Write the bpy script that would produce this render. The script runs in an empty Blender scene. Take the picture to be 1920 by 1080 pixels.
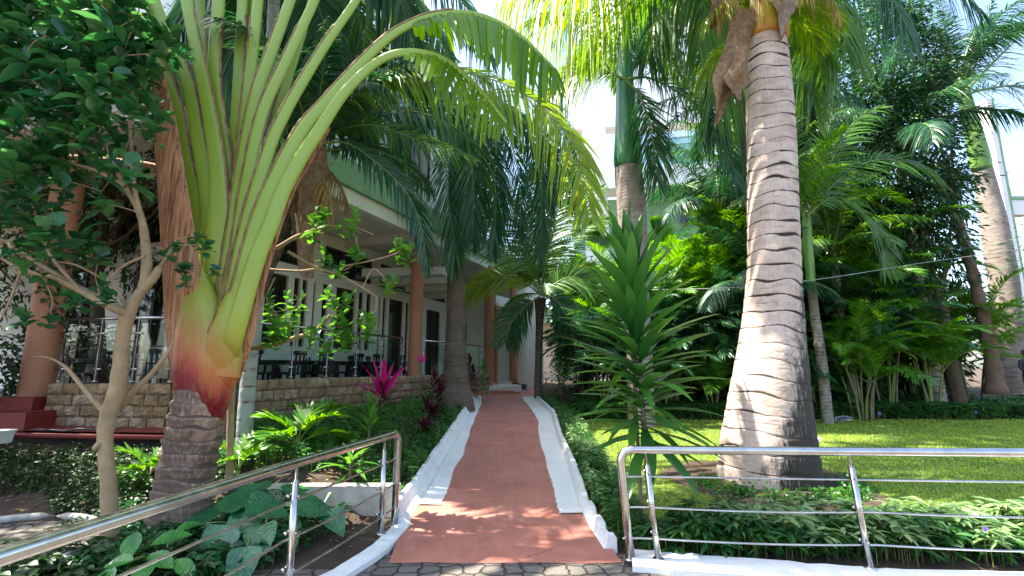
import bpy, math, random
import numpy as np
from mathutils import Vector
random.seed(7); RG = np.random.default_rng(7)
S = bpy.context.scene; C = S.collection
R = math.radians
# ---------------------------------------------------------------- camera, sky, sun, exposure
CAM_H, PITCH, F = 1.65, R(9.46), 900.0
cd = bpy.data.cameras.new('camera'); cam = bpy.data.objects.new('camera', cd); C.objects.link(cam)
cd.sensor_width = 36.0; cd.lens = 36.0*F/1920; cd.clip_start = 0.05; cd.clip_end = 2000
cam.location = (0, 0, CAM_H); cam.rotation_euler = (R(90)+PITCH, 0, 0); S.camera = cam
SUN_EL, SUN_AZ = R(61), R(278)           # azimuth the light comes FROM, clockwise from +Y
W = bpy.data.worlds.new('World'); S.world = W; W.use_nodes = True
nt = W.node_tree; nt.nodes.clear()
sky = nt.nodes.new('ShaderNodeTexSky'); sky.sky_type = 'NISHITA'; sky.sun_disc = False
sky.sun_elevation = SUN_EL; sky.sun_rotation = SUN_AZ; sky.air_density = 1.0; sky.dust_density = 2.2; sky.ozone_density = 1.0
bg = nt.nodes.new('ShaderNodeBackground'); bg.inputs[1].default_value = 0.15
wo = nt.nodes.new('ShaderNodeOutputWorld'); nt.links.new(sky.outputs[0], bg.inputs[0]); nt.links.new(bg.outputs[0], wo.inputs[0])
sd = bpy.data.lights.new('sun', 'SUN'); sd.energy = 5.0; sd.angle = R(0.53); sd.color = (1.0, .93, .81)
so = bpy.data.objects.new('sun', sd); C.objects.link(so)
sdir = Vector((math.sin(SUN_AZ)*math.cos(SUN_EL), math.cos(SUN_AZ)*math.cos(SUN_EL), math.sin(SUN_EL)))
so.rotation_euler = sdir.to_track_quat('Z', 'Y').to_euler(); so.location = sdir*40
S.view_settings.view_transform = 'Standard'; S.view_settings.look = 'None'; S.view_settings.gamma = 1
S.view_settings.exposure = 2.0
S.render.engine = 'CYCLES'
cy = S.cycles; cy.max_bounces = 7; cy.diffuse_bounces = 3; cy.glossy_bounces = 3; cy.transmission_bounces = 4; cy.transparent_max_bounces = 6
cy.sample_clamp_indirect = 6; cy.caustics_reflective = False; cy.caustics_refractive = False
cy.use_denoising = True

# ---------------------------------------------------------------- survey helpers (photo pixel -> metres at a known depth)
cp, sp = math.cos(PITCH), math.sin(PITCH)
def ray(px, py):
    a, b = (px-960)/F, (540-py)/F
    return Vector((a, cp-b*sp, sp+b*cp))
def aty(px, py, Y):
    d = ray(px, py); k = Y/d.y
    return Vector((d.x*k, Y, CAM_H+d.z*k))
def atz(px, py, z):
    d = ray(px, py); k = (z-CAM_H)/d.z
    return Vector((d.x*k, d.y*k, z))
def rad(px, py, r, Y):                   # half width in pixels -> metres
    d = ray(px, py); k = Y/d.y; a = (px-960)/F
    return r/F*k/math.sqrt(1+a*a)

# ---------------------------------------------------------------- mesh builder
def A(x): return np.asarray(x, dtype=float)
def unit(v): return v/np.maximum(np.linalg.norm(v, axis=-1, keepdims=True), 1e-9)
class MB:
    def __init__(s): s.v=[]; s.f=[]; s.m=[]; s.n=0
    def add(s, v, f, m=0):
        v = A(v).reshape(-1,3)
        if isinstance(f, list) and len({len(q) for q in f}) > 1:
            for k in sorted({len(q) for q in f}):
                g = np.array([q for q in f if len(q)==k], dtype=np.int64); s.f.append(g+s.n); s.m.append(np.full(len(g), m, dtype=np.int32))
            s.v.append(v); s.n += len(v); return
        f = np.asarray(f, dtype=np.int64)
        if len(f)==0: return
        s.v.append(v); s.f.append(f+s.n); s.m.append(np.full(len(f), m, dtype=np.int32)); s.n += len(v)
    def box(s, c, d, m=0, rz=0, top=1.0):
        x,y,z = [q/2 for q in d]
        v = A([(i*x*(top if k>0 else 1), j*y*(top if k>0 else 1), k*z) for k in (-1,1) for j in (-1,1) for i in (-1,1)])
        cr, sr = math.cos(rz), math.sin(rz)
        v = np.stack([v[:,0]*cr-v[:,1]*sr, v[:,0]*sr+v[:,1]*cr, v[:,2]],1)+A(c)
        s.add(v, [(0,2,3,1),(4,5,7,6),(0,1,5,4),(2,6,7,3),(0,4,6,2),(1,3,7,5)], m)
    def bar(s, a, b, w, h, m=0):         # box from a to b, w wide (horizontal), h high
        a, b = A(a), A(b); d = unit(b-a); up = A((0,0,1)) if abs(d[2])<.95 else A((0,1,0))
        sd = unit(np.cross(d, up)); u = np.cross(sd, d)
        v = [p+sd*i*w/2+u*k*h/2 for p in (a,b) for k in (-1,1) for i in (-1,1)]
        s.add(v, [(0,1,3,2),(4,6,7,5),(0,4,5,1),(2,3,7,6),(0,2,6,4),(1,5,7,3)], m)
    def tube(s, pts, r, n=8, m=0, cap=True, ell=1.0, ref=None):
        P = A(pts); K = len(P); r = np.broadcast_to(A(r), (K,)) if np.ndim(r)<2 else A(r)
        T = unit(np.gradient(P, axis=0)); ref = A(ref if ref is not None else ((0,1,0) if abs(T[0][1])<.8 else (1,0,0)))
        a = unit(np.cross(T, ref)); b = np.cross(a, T)
        th = np.arange(n)*2*math.pi/n
        V = P[:,None]+ (a[:,None]*np.cos(th)[None,:,None] + b[:,None]*np.sin(th)[None,:,None]*ell)*r[:,None,None]
        i = np.arange(K-1)[:,None]*n; j = np.arange(n)[None]; j2 = (j+1)%n
        q = np.stack([i+j, i+j2, i+n+j2, i+n+j], -1).reshape(-1,4)
        s.add(V, q, m)
        if cap:
            base = s.n-K*n
            for st, rev in ((0,True),((K-1)*n,False)):
                c = P[0 if st==0 else -1]
                s.v.append(c.reshape(1,3)); ci = s.n; s.n += 1
                t = [(ci, base+st+(j+1)%n, base+st+j) if rev else (ci, base+st+j, base+st+(j+1)%n) for j in range(n)]
                s.f.append(np.array(t)); s.m.append(np.full(n, m, dtype=np.int32))
    def leaves(s, P, D, N, L, Wd, prof, droop=0., fold=0., m=0, mid=True, wav=0.):
        P, D, N = A(P), unit(A(D)), A(N); n = len(P)
        L = np.broadcast_to(A(L), (n,))[:,None]; Wd = np.broadcast_to(A(Wd), (n,))[:,None]
        droop = np.broadcast_to(A(droop), (n,))[:,None]
        Sd = unit(np.cross(D, N)); N = np.cross(Sd, D)
        out = []
        for k,(t,w) in enumerate(prof):
            c = P+D*L*(t-.12*np.abs(droop)*t*t)
            c = c+A((0,0,-1))*droop*L*t*t
            e = Sd*Wd*w/2; up = N*fold*Wd*w/2
            if wav: up = up+N*(wav*Wd*(1 if k%2 else -1))
            out += [c+e+up, c, c-e+up] if mid else [c+e, c-e]
        V = np.stack(out, 1); K = len(prof); c = 3 if mid else 2
        b = np.arange(n)[:,None,None]*(K*c); k = np.arange(K-1)[None,:,None]*c
        q = []
        for j in range(c-1):
            q.append(np.concatenate([b+k+j, b+k+j+1, b+k+c+j+1, b+k+c+j], 2))
        s.add(V, np.concatenate(q,1).reshape(-1,4), m)
    def grid(s, V, m=0):                 # V (a,b,3)
        V = A(V); a,b = V.shape[:2]; i = np.arange(a-1)[:,None]*b; j = np.arange(b-1)[None]
        s.add(V, np.stack([i+j, i+j+1, i+b+j+1, i+b+j], -1).reshape(-1,4), m)
    def poly(s, pts, m=0):
        s.add(pts, [tuple(range(len(pts)))], m)
    def build(s, name, mats, parent=None, smooth=True, attr=None, loc=None):
        me = bpy.data.meshes.new(name); v = np.concatenate(s.v)
        if loc is not None: v = v-A(loc)
        lp = np.concatenate([f.reshape(-1) for f in s.f]); tot = np.concatenate([np.full(len(f), f.shape[1]) for f in s.f])
        me.vertices.add(len(v)); me.vertices.foreach_set('co', v.reshape(-1))
        me.loops.add(len(lp)); me.loops.foreach_set('vertex_index', lp.astype(np.int32))
        me.polygons.add(len(tot)); st = np.concatenate([[0], np.cumsum(tot)[:-1]])
        me.polygons.foreach_set('loop_start', st.astype(np.int32)); me.polygons.foreach_set('loop_total', tot.astype(np.int32))
        mats = mats if isinstance(mats, (list,tuple)) else [mats]
        for x in mats: me.materials.append(x)
        me.polygons.foreach_set('material_index', np.concatenate(s.m).astype(np.int32))
        me.update(calc_edges=True); me.validate()
        me.polygons.foreach_set('use_smooth', np.full(len(me.polygons), smooth))
        if attr is not None and len(me.vertices)==len(attr):
            at = me.attributes.new('mark', 'FLOAT', 'POINT'); at.data.foreach_set('value', A(attr).astype(np.float32))
        o = bpy.data.objects.new(name, me); C.objects.link(o)
        if loc is not None: o.location = loc
        if parent is not None:
            o.parent = parent
            if loc is None: o.location = -parent.location if parent.parent is None else (0,0,0)
        return o
def tag(o, label=None, cat=None, group=None, kind=None):
    for k,v in (('label',label),('category',cat),('group',group),('kind',kind)):
        if v: o[k] = v
    return o
def empty(name, loc, label, cat, group=None):
    o = bpy.data.objects.new(name, None); C.objects.link(o); o.location = loc; o.empty_display_size = .2
    return tag(o, label, cat, group)
def put(mesh_obj, name, parent, loc, rot=(0,0,0), sc=1.0):   # another part sharing the mesh of mesh_obj
    o = bpy.data.objects.new(name, mesh_obj.data if hasattr(mesh_obj,'data') else mesh_obj); C.objects.link(o)
    o.parent = parent; o.location = Vector(loc)-(parent.location if parent else Vector((0,0,0))); o.rotation_euler = rot; o.scale = (sc,)*3
    return o
def copy_tree(o, parent=None):
    c = o.copy(); C.objects.link(c); c.parent = parent
    for ch in [x for x in bpy.data.objects if x.parent == o]: copy_tree(ch, c)
    return c
def spline(pts, n):                      # smooth resample of control points
    P = A(pts); K = len(P); t = np.linspace(0, K-1, n); i = np.clip(t.astype(int), 0, K-2); f = (t-i)[:,None]
    Q = np.vstack([2*P[0]-P[1], P, 2*P[-1]-P[-2]])
    p0,p1,p2,p3 = Q[i],Q[i+1],Q[i+2],Q[i+3]
    return .5*((2*p1)+(-p0+p2)*f+(2*p0-5*p1+4*p2-p3)*f**2+(-p0+3*p1-3*p2+p3)*f**3)
def pxs(lst, Y, n=None):                 # pixel path -> world polyline; Y number or per-point (3rd value)
    P = [aty(p[0], p[1], p[2] if len(p)>2 else Y) for p in lst]
    return spline(P, n) if n else A(P)
def sm(a, b, x): t = np.clip((x-a)/(b-a), 0, 1); return t*t*(3-2*t)
def rdir(n): return unit(RG.normal(size=(n,3)))

# ---------------------------------------------------------------- materials
def mat(name):
    m = bpy.data.materials.new(name); m.use_nodes = True; t = m.node_tree; t.nodes.clear(); return m, t
def N(t, ty, **kw):
    n = t.nodes.new('ShaderNode'+ty)
    for k,v in kw.items():
        if k in n.inputs.keys(): n.inputs[k].default_value = v
        else: setattr(n, k, v)
    return n
def ramp(t, fac, stops):
    r = t.nodes.new('ShaderNodeValToRGB'); e = r.color_ramp.elements
    while len(e) < len(stops): e.new(.5)
    for x,(p,c) in zip(e, stops): x.position = p; x.color = (*c,1) if len(c)==3 else c
    t.links.new(fac, r.inputs[0]); return r.outputs[0]
def mixc(t, fac, a, b, mode='MIX'):
    m = t.nodes.new('ShaderNodeMix'); m.data_type='RGBA'; m.blend_type = mode; m.clamp_factor = True
    for s_, v in ((m.inputs[0],fac),(m.inputs[6],a),(m.inputs[7],b)):
        if isinstance(v, (int,float)): s_.default_value = v
        elif isinstance(v, tuple): s_.default_value = (*v,1)
        else: t.links.new(v, s_)
    return m.outputs[2]
def math_(t, op, a, b=0.):
    m = t.nodes.new('ShaderNodeMath'); m.operation = op
    for s_, v in ((m.inputs[0],a),(m.inputs[1],b)):
        if isinstance(v,(int,float)): s_.default_value = v
        else: t.links.new(v, s_)
    return m.outputs[0]
def coords(t, scale=(1,1,1), gen='Object'):
    tc = N(t,'TexCoord'); mp = N(t,'Mapping'); mp.inputs['Scale'].default_value = scale
    t.links.new(tc.outputs[gen], mp.inputs[0]); return mp.outputs[0]
def noise(t, vec, scale, detail=4, rough=.55, out='Fac'):
    n = N(t,'TexNoise'); n.inputs['Scale'].default_value = scale; n.inputs['Detail'].default_value = detail; n.inputs['Roughness'].default_value = rough
    t.links.new(vec, n.inputs['Vector']); return n.outputs[out]
def bump(t, h, st=.4, dist=.02):
    b = N(t,'Bump'); b.inputs['Strength'].default_value = st; b.inputs['Distance'].default_value = dist
    t.links.new(h, b.inputs['Height']); return b.outputs[0]
def finish(t, col, rough=.6, metal=0., nrm=None, spec=.5, coat=0.):
    p = N(t,'BsdfPrincipled'); o = N(t,'OutputMaterial')
    if isinstance(col, tuple): p.inputs['Base Color'].default_value = (*col,1)
    else: t.links.new(col, p.inputs['Base Color'])
    if isinstance(rough,(int,float)): p.inputs['Roughness'].default_value = rough
    else: t.links.new(rough, p.inputs['Roughness'])
    p.inputs['Metallic'].default_value = metal; p.inputs['Specular IOR Level'].default_value = spec; p.inputs['Coat Weight'].default_value = coat
    if nrm is not None: t.links.new(nrm, p.inputs['Normal'])
    t.links.new(p.outputs[0], o.inputs[0]); return p
def leafmat(name, c1, c2, tr=.32, rough=.38, tip=None, tipamt=.25, spec=.5, stripe=0):
    m,t = mat(name); g = N(t,'NewGeometry'); oi = N(t,'ObjectInfo')
    v = coords(t); nz = noise(t, v, 2.2, 2)
    f = math_(t,'ADD', math_(t,'MULTIPLY', g.outputs['Random Per Island'], .6), math_(t,'MULTIPLY', nz, .5))
    f = math_(t,'ADD', f, math_(t,'MULTIPLY', math_(t,'SUBTRACT', oi.outputs['Random'], .5), .35))
    col = ramp(t, f, [(.2,c1),(.85,c2)])
    if tip:
        k = ramp(t, math_(t,'ADD', math_(t,'MULTIPLY',g.outputs['Random Per Island'],.55), math_(t,'MULTIPLY', noise(t,v,9,3),.5)), [(.80-tipamt*.3,(0,0,0)),(.9,(1,1,1))])
        col = mixc(t, k, col, tip)
    p = N(t,'BsdfPrincipled'); t.links.new(col, p.inputs['Base Color']); p.inputs['Roughness'].default_value = rough; p.inputs['Specular IOR Level'].default_value = spec
    t.links.new(bump(t, noise(t, v, 60, 2), .15, .004), p.inputs['Normal'])
    tl = N(t,'BsdfTranslucent'); hs = N(t,'HueSaturation'); hs.inputs['Hue'].default_value = .478; hs.inputs['Saturation'].default_value = 1.1; hs.inputs['Value'].default_value = 2.1
    t.links.new(col, hs.inputs['Color']); t.links.new(hs.outputs[0], tl.inputs['Color'])
    mx = N(t,'MixShader'); mx.inputs[0].default_value = tr; t.links.new(p.outputs[0], mx.inputs[1]); t.links.new(tl.outputs[0], mx.inputs[2])
    o = N(t,'OutputMaterial'); t.links.new(mx.outputs[0], o.inputs[0]); return m
def simple(name, c, rough=.6, metal=0., var=.15, sc=6., spec=.5, bmp=0., c2=None, dirt=None, dirtamt=.5):
    m,t = mat(name); v = coords(t); n = noise(t, v, sc, 5, .6)
    dk = tuple(x*(1-var*1.6) for x in c) if c2 is None else c2
    col = ramp(t, n, [(.3,dk),(.7,c)])
    if dirt:
        d = ramp(t, noise(t, v, sc*.35, 6, .7), [(.52,(0,0,0)),(.72,(dirtamt,)*3)]); col = mixc(t, d, col, dirt)
    finish(t, col, rough, metal, bump(t, noise(t, v, sc*6, 4), bmp, .01) if bmp else None, spec); return m
M = {}
M['palm'] = leafmat('palm_green', (.028,.095,.012), (.095,.24,.026), tip=(.30,.24,.05), tipamt=.1)
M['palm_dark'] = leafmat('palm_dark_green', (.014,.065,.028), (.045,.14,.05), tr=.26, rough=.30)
M['palm_yel'] = leafmat('palm_yellow_green', (.09,.20,.015), (.24,.36,.03), tr=.5, tip=(.25,.11,.04), tipamt=.3)
M['palm_dry'] = leafmat('palm_dry', (.25,.16,.05), (.45,.34,.10), tr=.35, rough=.6)
M['areca'] = leafmat('areca_green', (.035,.13,.012), (.12,.31,.026), tr=.36, tip=(.28,.27,.04), tipamt=.12)
M['ravenala'] = leafmat('ravenala_blade', (.08,.19,.02), (.17,.33,.03), tr=.55, rough=.42)
M['glossy'] = leafmat('glossy_leaf', (.018,.085,.035), (.06,.20,.05), tr=.3, rough=.22, tip=(.35,.33,.03), tipamt=-.1)
M['fresh'] = leafmat('fresh_leaf', (.03,.12,.02), (.09,.26,.035), tr=.4, rough=.33)
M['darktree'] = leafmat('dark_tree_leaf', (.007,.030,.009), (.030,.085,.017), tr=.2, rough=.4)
M['vine'] = leafmat('vine_leaf', (.012,.06,.02), (.04,.13,.03), tr=.25, rough=.35, tip=(.3,.33,.05), tipamt=.05)
M['drac'] = leafmat('dracaena_leaf', (.022,.11,.024), (.08,.24,.035), tr=.25, rough=.30, tip=(.12,.26,.04), tipamt=.2)
M['hedge'] = leafmat('hedge_leaf', (.018,.10,.02), (.06,.21,.03), tr=.3, rough=.42)
M['ruellia'] = leafmat('border_leaf', (.018,.085,.020), (.06,.19,.035), tr=.3, rough=.42)
M['pale'] = leafmat('pale_border_leaf', (.10,.20,.07), (.26,.38,.16), tr=.3, rough=.42)
M['grass'] = leafmat('grass_blade', (.12,.24,.02), (.38,.48,.07), tr=.35, rough=.55)
M['philo'] = leafmat('philodendron_leaf', (.010,.065,.022), (.025,.12,.03), tr=.22, rough=.28)
M['pink'] = leafmat('pink_leaf', (.42,.012,.13), (.62,.03,.22), tr=.4, rough=.35)
M['maroon'] = leafmat('maroon_leaf', (.045,.010,.018), (.11,.020,.035), tr=.25, rough=.3)
M['purple'] = leafmat('purple_petal', (.22,.10,.60), (.35,.18,.75), tr=.3, rough=.5)
M['bark'] = simple('smooth_bark', (.40,.27,.14), .8, var=.2, sc=9, bmp=.6, dirt=(.16,.11,.06))
M['bark_dark'] = simple('dark_bark', (.13,.085,.055), .9, var=.3, sc=9, bmp=.9)
M['stem_green'] = simple('green_stem', (.12,.24,.04), .4, c2=(.22,.22,.06), sc=3)
M['cane'] = simple('pale_cane', (.24,.20,.12), .7, c2=(.10,.09,.045), sc=14, bmp=.3)
M['fibre'] = simple('dry_fibre', (.34,.21,.11), .95, c2=(.13,.08,.045), sc=14, bmp=.9)
M['steel'] = None
m,t = mat('brushed_steel'); v = coords(t, (1,1,1)); finish(t, ramp(t, noise(t, v, 5, 4), [(.3,(.42,.40,.38)),(.7,(.66,.64,.61))]), ramp(t, noise(t, v, 14, 5), [(.3,(.16,)*3),(.8,(.34,)*3)]), 1.0, bump(t, noise(t, coords(t,(1,1,1)), 90, 2), .08, .002)); M['steel'] = m
M['white'] = simple('white_paint', (.80,.80,.78), .7, var=.06, sc=5, bmp=.35, dirt=(.42,.38,.33), dirtamt=.35)
M['wallpaint'] = simple('cream_wall_paint', (.85,.83,.76), .8, var=.05, sc=1.5, bmp=.1, dirt=(.55,.53,.45), dirtamt=.4)
M['ceiling'] = simple('ceiling_paint', (.78,.77,.72), .85, var=.08, sc=.8)
M['upwall'] = simple('upper_wall_paint', (.82,.82,.80), .8, var=.04, sc=1.0, dirt=(.6,.6,.58), dirtamt=.3)
M['greenpaint'] = simple('green_paint', (.24,.42,.22), .6, var=.12, sc=3, dirt=(.12,.25,.10))
M['terra'] = simple('terracotta_paint', (.50,.215,.115), .75, var=.10, sc=4, bmp=.35, dirt=(.36,.16,.10), dirtamt=.5)
M['redstep'] = simple('red_step_paint', (.26,.035,.025), .5, var=.2, sc=5)
M['frame'] = simple('dark_wood_frame', (.060,.026,.016), .45, var=.2, sc=8)
M['furn'] = simple('black_furniture', (.018,.020,.026), .4, var=.2, sc=9)
M['black'] = simple('black_tile', (.012,.012,.014), .3)
m,t = mat('dark_window_glass'); finish(t, ramp(t, noise(t, coords(t), 1.3, 3), [(.35,(.006,.010,.008)),(.7,(.022,.034,.024))]), .06, 0, None, .6); M['glass_dark'] = m
m,t = mat('clear_glass'); p = N(t,'BsdfPrincipled'); p.inputs['Base Color'].default_value=(.80,.9,.86,1); p.inputs['Roughness'].default_value=.02; p.inputs['Transmission Weight'].default_value=1; p.inputs['IOR'].default_value=1.01
gl = N(t,'BsdfGlossy'); gl.inputs['Roughness'].default_value=.03; tp = N(t,'BsdfTransparent'); tp.inputs[0].default_value=(.86,.93,.90,1); fr = N(t,'Fresnel'); fr.inputs[0].default_value=1.5
mx = N(t,'MixShader'); o_ = N(t,'OutputMaterial'); mx.inputs[0].default_value = .10; t.nodes.remove(fr); t.links.new(tp.outputs[0], mx.inputs[1]); t.links.new(gl.outputs[0], mx.inputs[2]); t.links.new(mx.outputs[0], o_.inputs[0]); t.nodes.remove(p); M['glass'] = m
M['aqua'] = simple('aqua_glass', (.30,.55,.58), .15, var=.1, sc=1)
# path red paint
m,t = mat('red_path_paint'); v = coords(t); n1 = noise(t, v, 2.2, 6, .65); n2 = noise(t, v, 26, 5, .7)
col = ramp(t, n1, [(.28,(.31,.110,.074)),(.5,(.43,.160,.112)),(.75,(.52,.215,.155))])
col = mixc(t, ramp(t, noise(t, coords(t,(2.5,.35,1)), 5, 6, .7), [(.52,(0,0,0)),(.75,(.5,.5,.5))]), col, (.48,.26,.20))
col = mixc(t, ramp(t, n2, [(.58,(0,0,0)),(.78,(.45,.45,.45))]), col, (.14,.065,.05))
v1 = N(t,'TexVoronoi'); v1.feature='DISTANCE_TO_EDGE'; v1.inputs['Scale'].default_value=.9
wv = mixc(t, .25, v, noise(t, v, 2.5, 4, .6, 'Color')); t.links.new(wv, v1.inputs['Vector'])
crk = math_(t,'MULTIPLY', ramp(t, v1.outputs['Distance'], [(.0,(1,1,1)),(.006,(0,0,0))]), ramp(t, noise(t, v, 1.7, 2), [(.5,(0,0,0)),(.6,(1,1,1))]))
col = mixc(t, crk, col, (.08,.04,.03))
finish(t, col, .62, 0, bump(t, n2, .35, .006)); M['path'] = m
# soil
m,t = mat('garden_soil'); v = coords(t); n1 = noise(t, v, 3, 8, .7); n2 = noise(t, v, 30, 6, .7)
col = ramp(t, n1, [(.3,(.035,.022,.014)),(.55,(.075,.048,.030)),(.75,(.14,.095,.06))]); col = mixc(t, ramp(t, n2, [(.6,(0,0,0)),(.72,(.8,.8,.8))]), col, (.24,.17,.11))
finish(t, col, .95, 0, bump(t, n2, .9, .04)); M['soil'] = m
# lawn base
m,t = mat('lawn_base'); v = coords(t); col = ramp(t, noise(t, v, 4, 7, .7), [(.3,(.055,.085,.018)),(.6,(.10,.17,.03)),(.8,(.17,.17,.06))])
finish(t, col, .95, 0, bump(t, noise(t, v, 60, 4), .8, .02)); M['lawn'] = m
# pavers
m,t = mat('grey_pavers'); v = coords(t, (1,1,1)); wv = mixc(t, .06, v, noise(t, v, 12, 3, .5, 'Color'))
v1 = N(t,'TexVoronoi'); v1.feature='DISTANCE_TO_EDGE'; v1.inputs['Scale'].default_value=6.2; v1.inputs['Randomness'].default_value=.5; t.links.new(wv, v1.inputs['Vector'])
v2 = N(t,'TexVoronoi'); v2.inputs['Scale'].default_value=6.2; v2.inputs['Randomness'].default_value=.5; t.links.new(wv, v2.inputs['Vector'])
e = ramp(t, v1.outputs['Distance'], [(.02,(0,0,0)),(.09,(1,1,1))]); bw = N(t,'RGBToBW'); t.links.new(v2.outputs['Color'], bw.inputs[0])
col = ramp(t, bw.outputs[0], [(.1,(.10,.085,.07)),(.9,(.23,.20,.17))]); col = mixc(t, noise(t, v, 20, 6, .7), col, (.12,.105,.09)); col = mixc(t, e, (.035,.028,.02), col)
finish(t, col, .85, 0, bump(t, math_(t,'ADD', e, math_(t,'MULTIPLY', noise(t, v, 50, 4), .4)), .7, .03)); M['paver'] = m
# stone blocks
m,t = mat('stone_block'); g = N(t,'NewGeometry'); v = coords(t); n1 = noise(t, v, 6, 6, .65)
col = ramp(t, g.outputs['Random Per Island'], [(0,(.27,.165,.08)),(.5,(.42,.28,.15)),(.85,(.52,.41,.27)),(1,(.33,.25,.18))]); col = mixc(t, ramp(t, n1, [(.35,(.8,.8,.8)),(.65,(0,0,0))]), col, (.17,.11,.06))
finish(t, col, .9, 0, bump(t, noise(t, v, 22, 6, .7), .8, .03)); M['stone'] = m
M['mortar'] = simple('mortar', (.17,.11,.07), .95, var=.3, sc=12)
# trunk with leaf scars; attribute mark = 1 on a scar
def trunkmat(name, c1, c2, scar, stain=(.03,.022,.018), stain_amt=0., zmax=0., streak=1., mark_lo=.2, xmid=3.75, xk=.75, off=.75):
    m,t = mat(name); v = coords(t); at = N(t,'Attribute'); at.attribute_name = 'mark'
    fine = noise(t, coords(t,(18,18,1.6)), 2.2, 5, .7); big = noise(t, v, 2.4, 5, .65)
    col = ramp(t, big, [(.3,c1),(.7,c2)]); col = mixc(t, ramp(t, noise(t, coords(t,(1,1,3)), 3.4, 6, .7), [(.45,(0,0,0)),(.7,(.55,)*3)]), col, tuple(x*.55 for x in c1)); col = mixc(t, ramp(t, fine, [(.45,(0,0,0)),(.7,(.75*streak,)*3)]), col, tuple(x*.35 for x in c1))
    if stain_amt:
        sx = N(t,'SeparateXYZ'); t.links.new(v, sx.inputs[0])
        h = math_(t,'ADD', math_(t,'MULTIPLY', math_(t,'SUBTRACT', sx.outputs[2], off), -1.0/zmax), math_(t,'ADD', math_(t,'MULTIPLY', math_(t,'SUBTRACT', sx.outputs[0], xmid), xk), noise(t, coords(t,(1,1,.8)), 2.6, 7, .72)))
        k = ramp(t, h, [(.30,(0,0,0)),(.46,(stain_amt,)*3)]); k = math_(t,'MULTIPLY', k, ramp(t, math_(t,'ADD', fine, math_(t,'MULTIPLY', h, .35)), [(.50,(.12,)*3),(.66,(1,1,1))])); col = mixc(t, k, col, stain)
    sm_ = ramp(t, math_(t,'MULTIPLY', at.outputs['Fac'], math_(t,'ADD', noise(t, v, 5, 4, .6), .35)), [(mark_lo,(0,0,0)),(.62,(1,1,1))]); col = mixc(t, sm_, col, scar)
    finish(t, col, .88, 0, bump(t, math_(t,'ADD', math_(t,'MULTIPLY', fine, .5), noise(t, v, 30, 4)), .4, .012)); return m
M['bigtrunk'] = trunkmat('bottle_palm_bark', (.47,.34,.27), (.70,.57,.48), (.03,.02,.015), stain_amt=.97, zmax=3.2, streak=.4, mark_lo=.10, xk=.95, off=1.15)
M['royaltrunk'] = trunkmat('royal_palm_bark', (.25,.20,.165), (.36,.31,.27), (.09,.07,.055), streak=.25, mark_lo=.05)
M['greytrunk'] = trunkmat('grey_ringed_bark', (.26,.28,.27), (.38,.40,.38), (.15,.10,.06), streak=.3)
M['darktrunk'] = trunkmat('dark_palm_bark', (.10,.075,.055), (.19,.14,.10), (.045,.03,.02), streak=.8)
M['ravtrunk'] = trunkmat('ravenala_bark', (.27,.145,.085), (.62,.47,.35), (.09,.055,.035), stain_amt=.6, zmax=6, streak=.8, xmid=-3.1, xk=-.9, off=.35)
m,t = mat('crownshaft_green'); v = coords(t); finish(t, ramp(t, noise(t, coords(t,(3,3,.5)), 2, 3), [(.3,(.015,.10,.035)),(.7,(.055,.22,.055))]), .3, 0, None, .5); M['shaft'] = m
m,t = mat('crownshaft_lime'); v = coords(t); finish(t, ramp(t, noise(t, coords(t,(3,3,.5)), 2, 3), [(.3,(.10,.24,.035)),(.7,(.20,.34,.05))]), .35); M['shaft_lime'] = m
# ---------------------------------------------------------------- terrain
def rampz(y): return np.clip(.0571*(A(y)-4.6), 0, .68)
def pcx(y): return -.15-.019*(A(y)-5.5)          # centre line of the path
def H(x, y):
    x, y = A(x), A(y); r = rampz(y)
    left = .30*sm(5.55,5.85,y)*sm(-4.2,-3.2,x)+.66*sm(4.9,8.3,y)*(1-.45*sm(-4.2,-3.2,x)); left = np.minimum(left, .68)
    rt = np.clip(.034*(y-4.7), 0, .29)+.62*sm(13.6,18,y)
    L = left+(r-.03-left)*sm(-2.1,-1.5,x)*(y>5.5)+0*y; L = np.where((x>-1.9)&(y<=5.5), np.minimum(left,.0), L)
    z = np.where(x < pcx(y), L, rt+(r-.03-rt)*(1-sm(.95,1.7,x)))
    z = np.where(y < 5.0, np.minimum(z, 0.0)-.006, z)
    return np.where((x>-1.9)&(x<1.2)&(y<4.9), -.02, z)
xs = np.concatenate([np.linspace(-300,-16,14), np.arange(-15.5,20,.22), np.linspace(20.5,300,14)])
ys = np.concatenate([np.linspace(-120,-1,8), np.arange(-.5,24,.2), np.linspace(24.5,600,16)])
X,Y = np.meshgrid(xs, ys, indexing='ij'); Z = H(X,Y)+.02*np.sin(X*2.1+Y)*np.sin(Y*1.7-X)*((X<-2.3)|(X>1.9))*(Y>5.2)
mb = MB(); mb.grid(np.stack([X,Y,Z],-1)[:, ::-1]); tag(mb.build('ground', M['soil']), kind='structure')
# paved road in front (runs across, under the camera)
mb = MB(); X,Y = np.meshgrid(np.linspace(-9,12,90), np.linspace(-6,4.62,50), indexing='ij')
e = np.where(X<-1.3, 4.3-.0*X, np.where(X>1.15, 3.82-.03*(X-1.1), 4.62)); Yc = np.minimum(Y, e-.0)
mb.grid(np.stack([X,Yc,0*X+.006],-1)[:, ::-1]); tag(mb.build('road', M['paver']), kind='structure')
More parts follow.
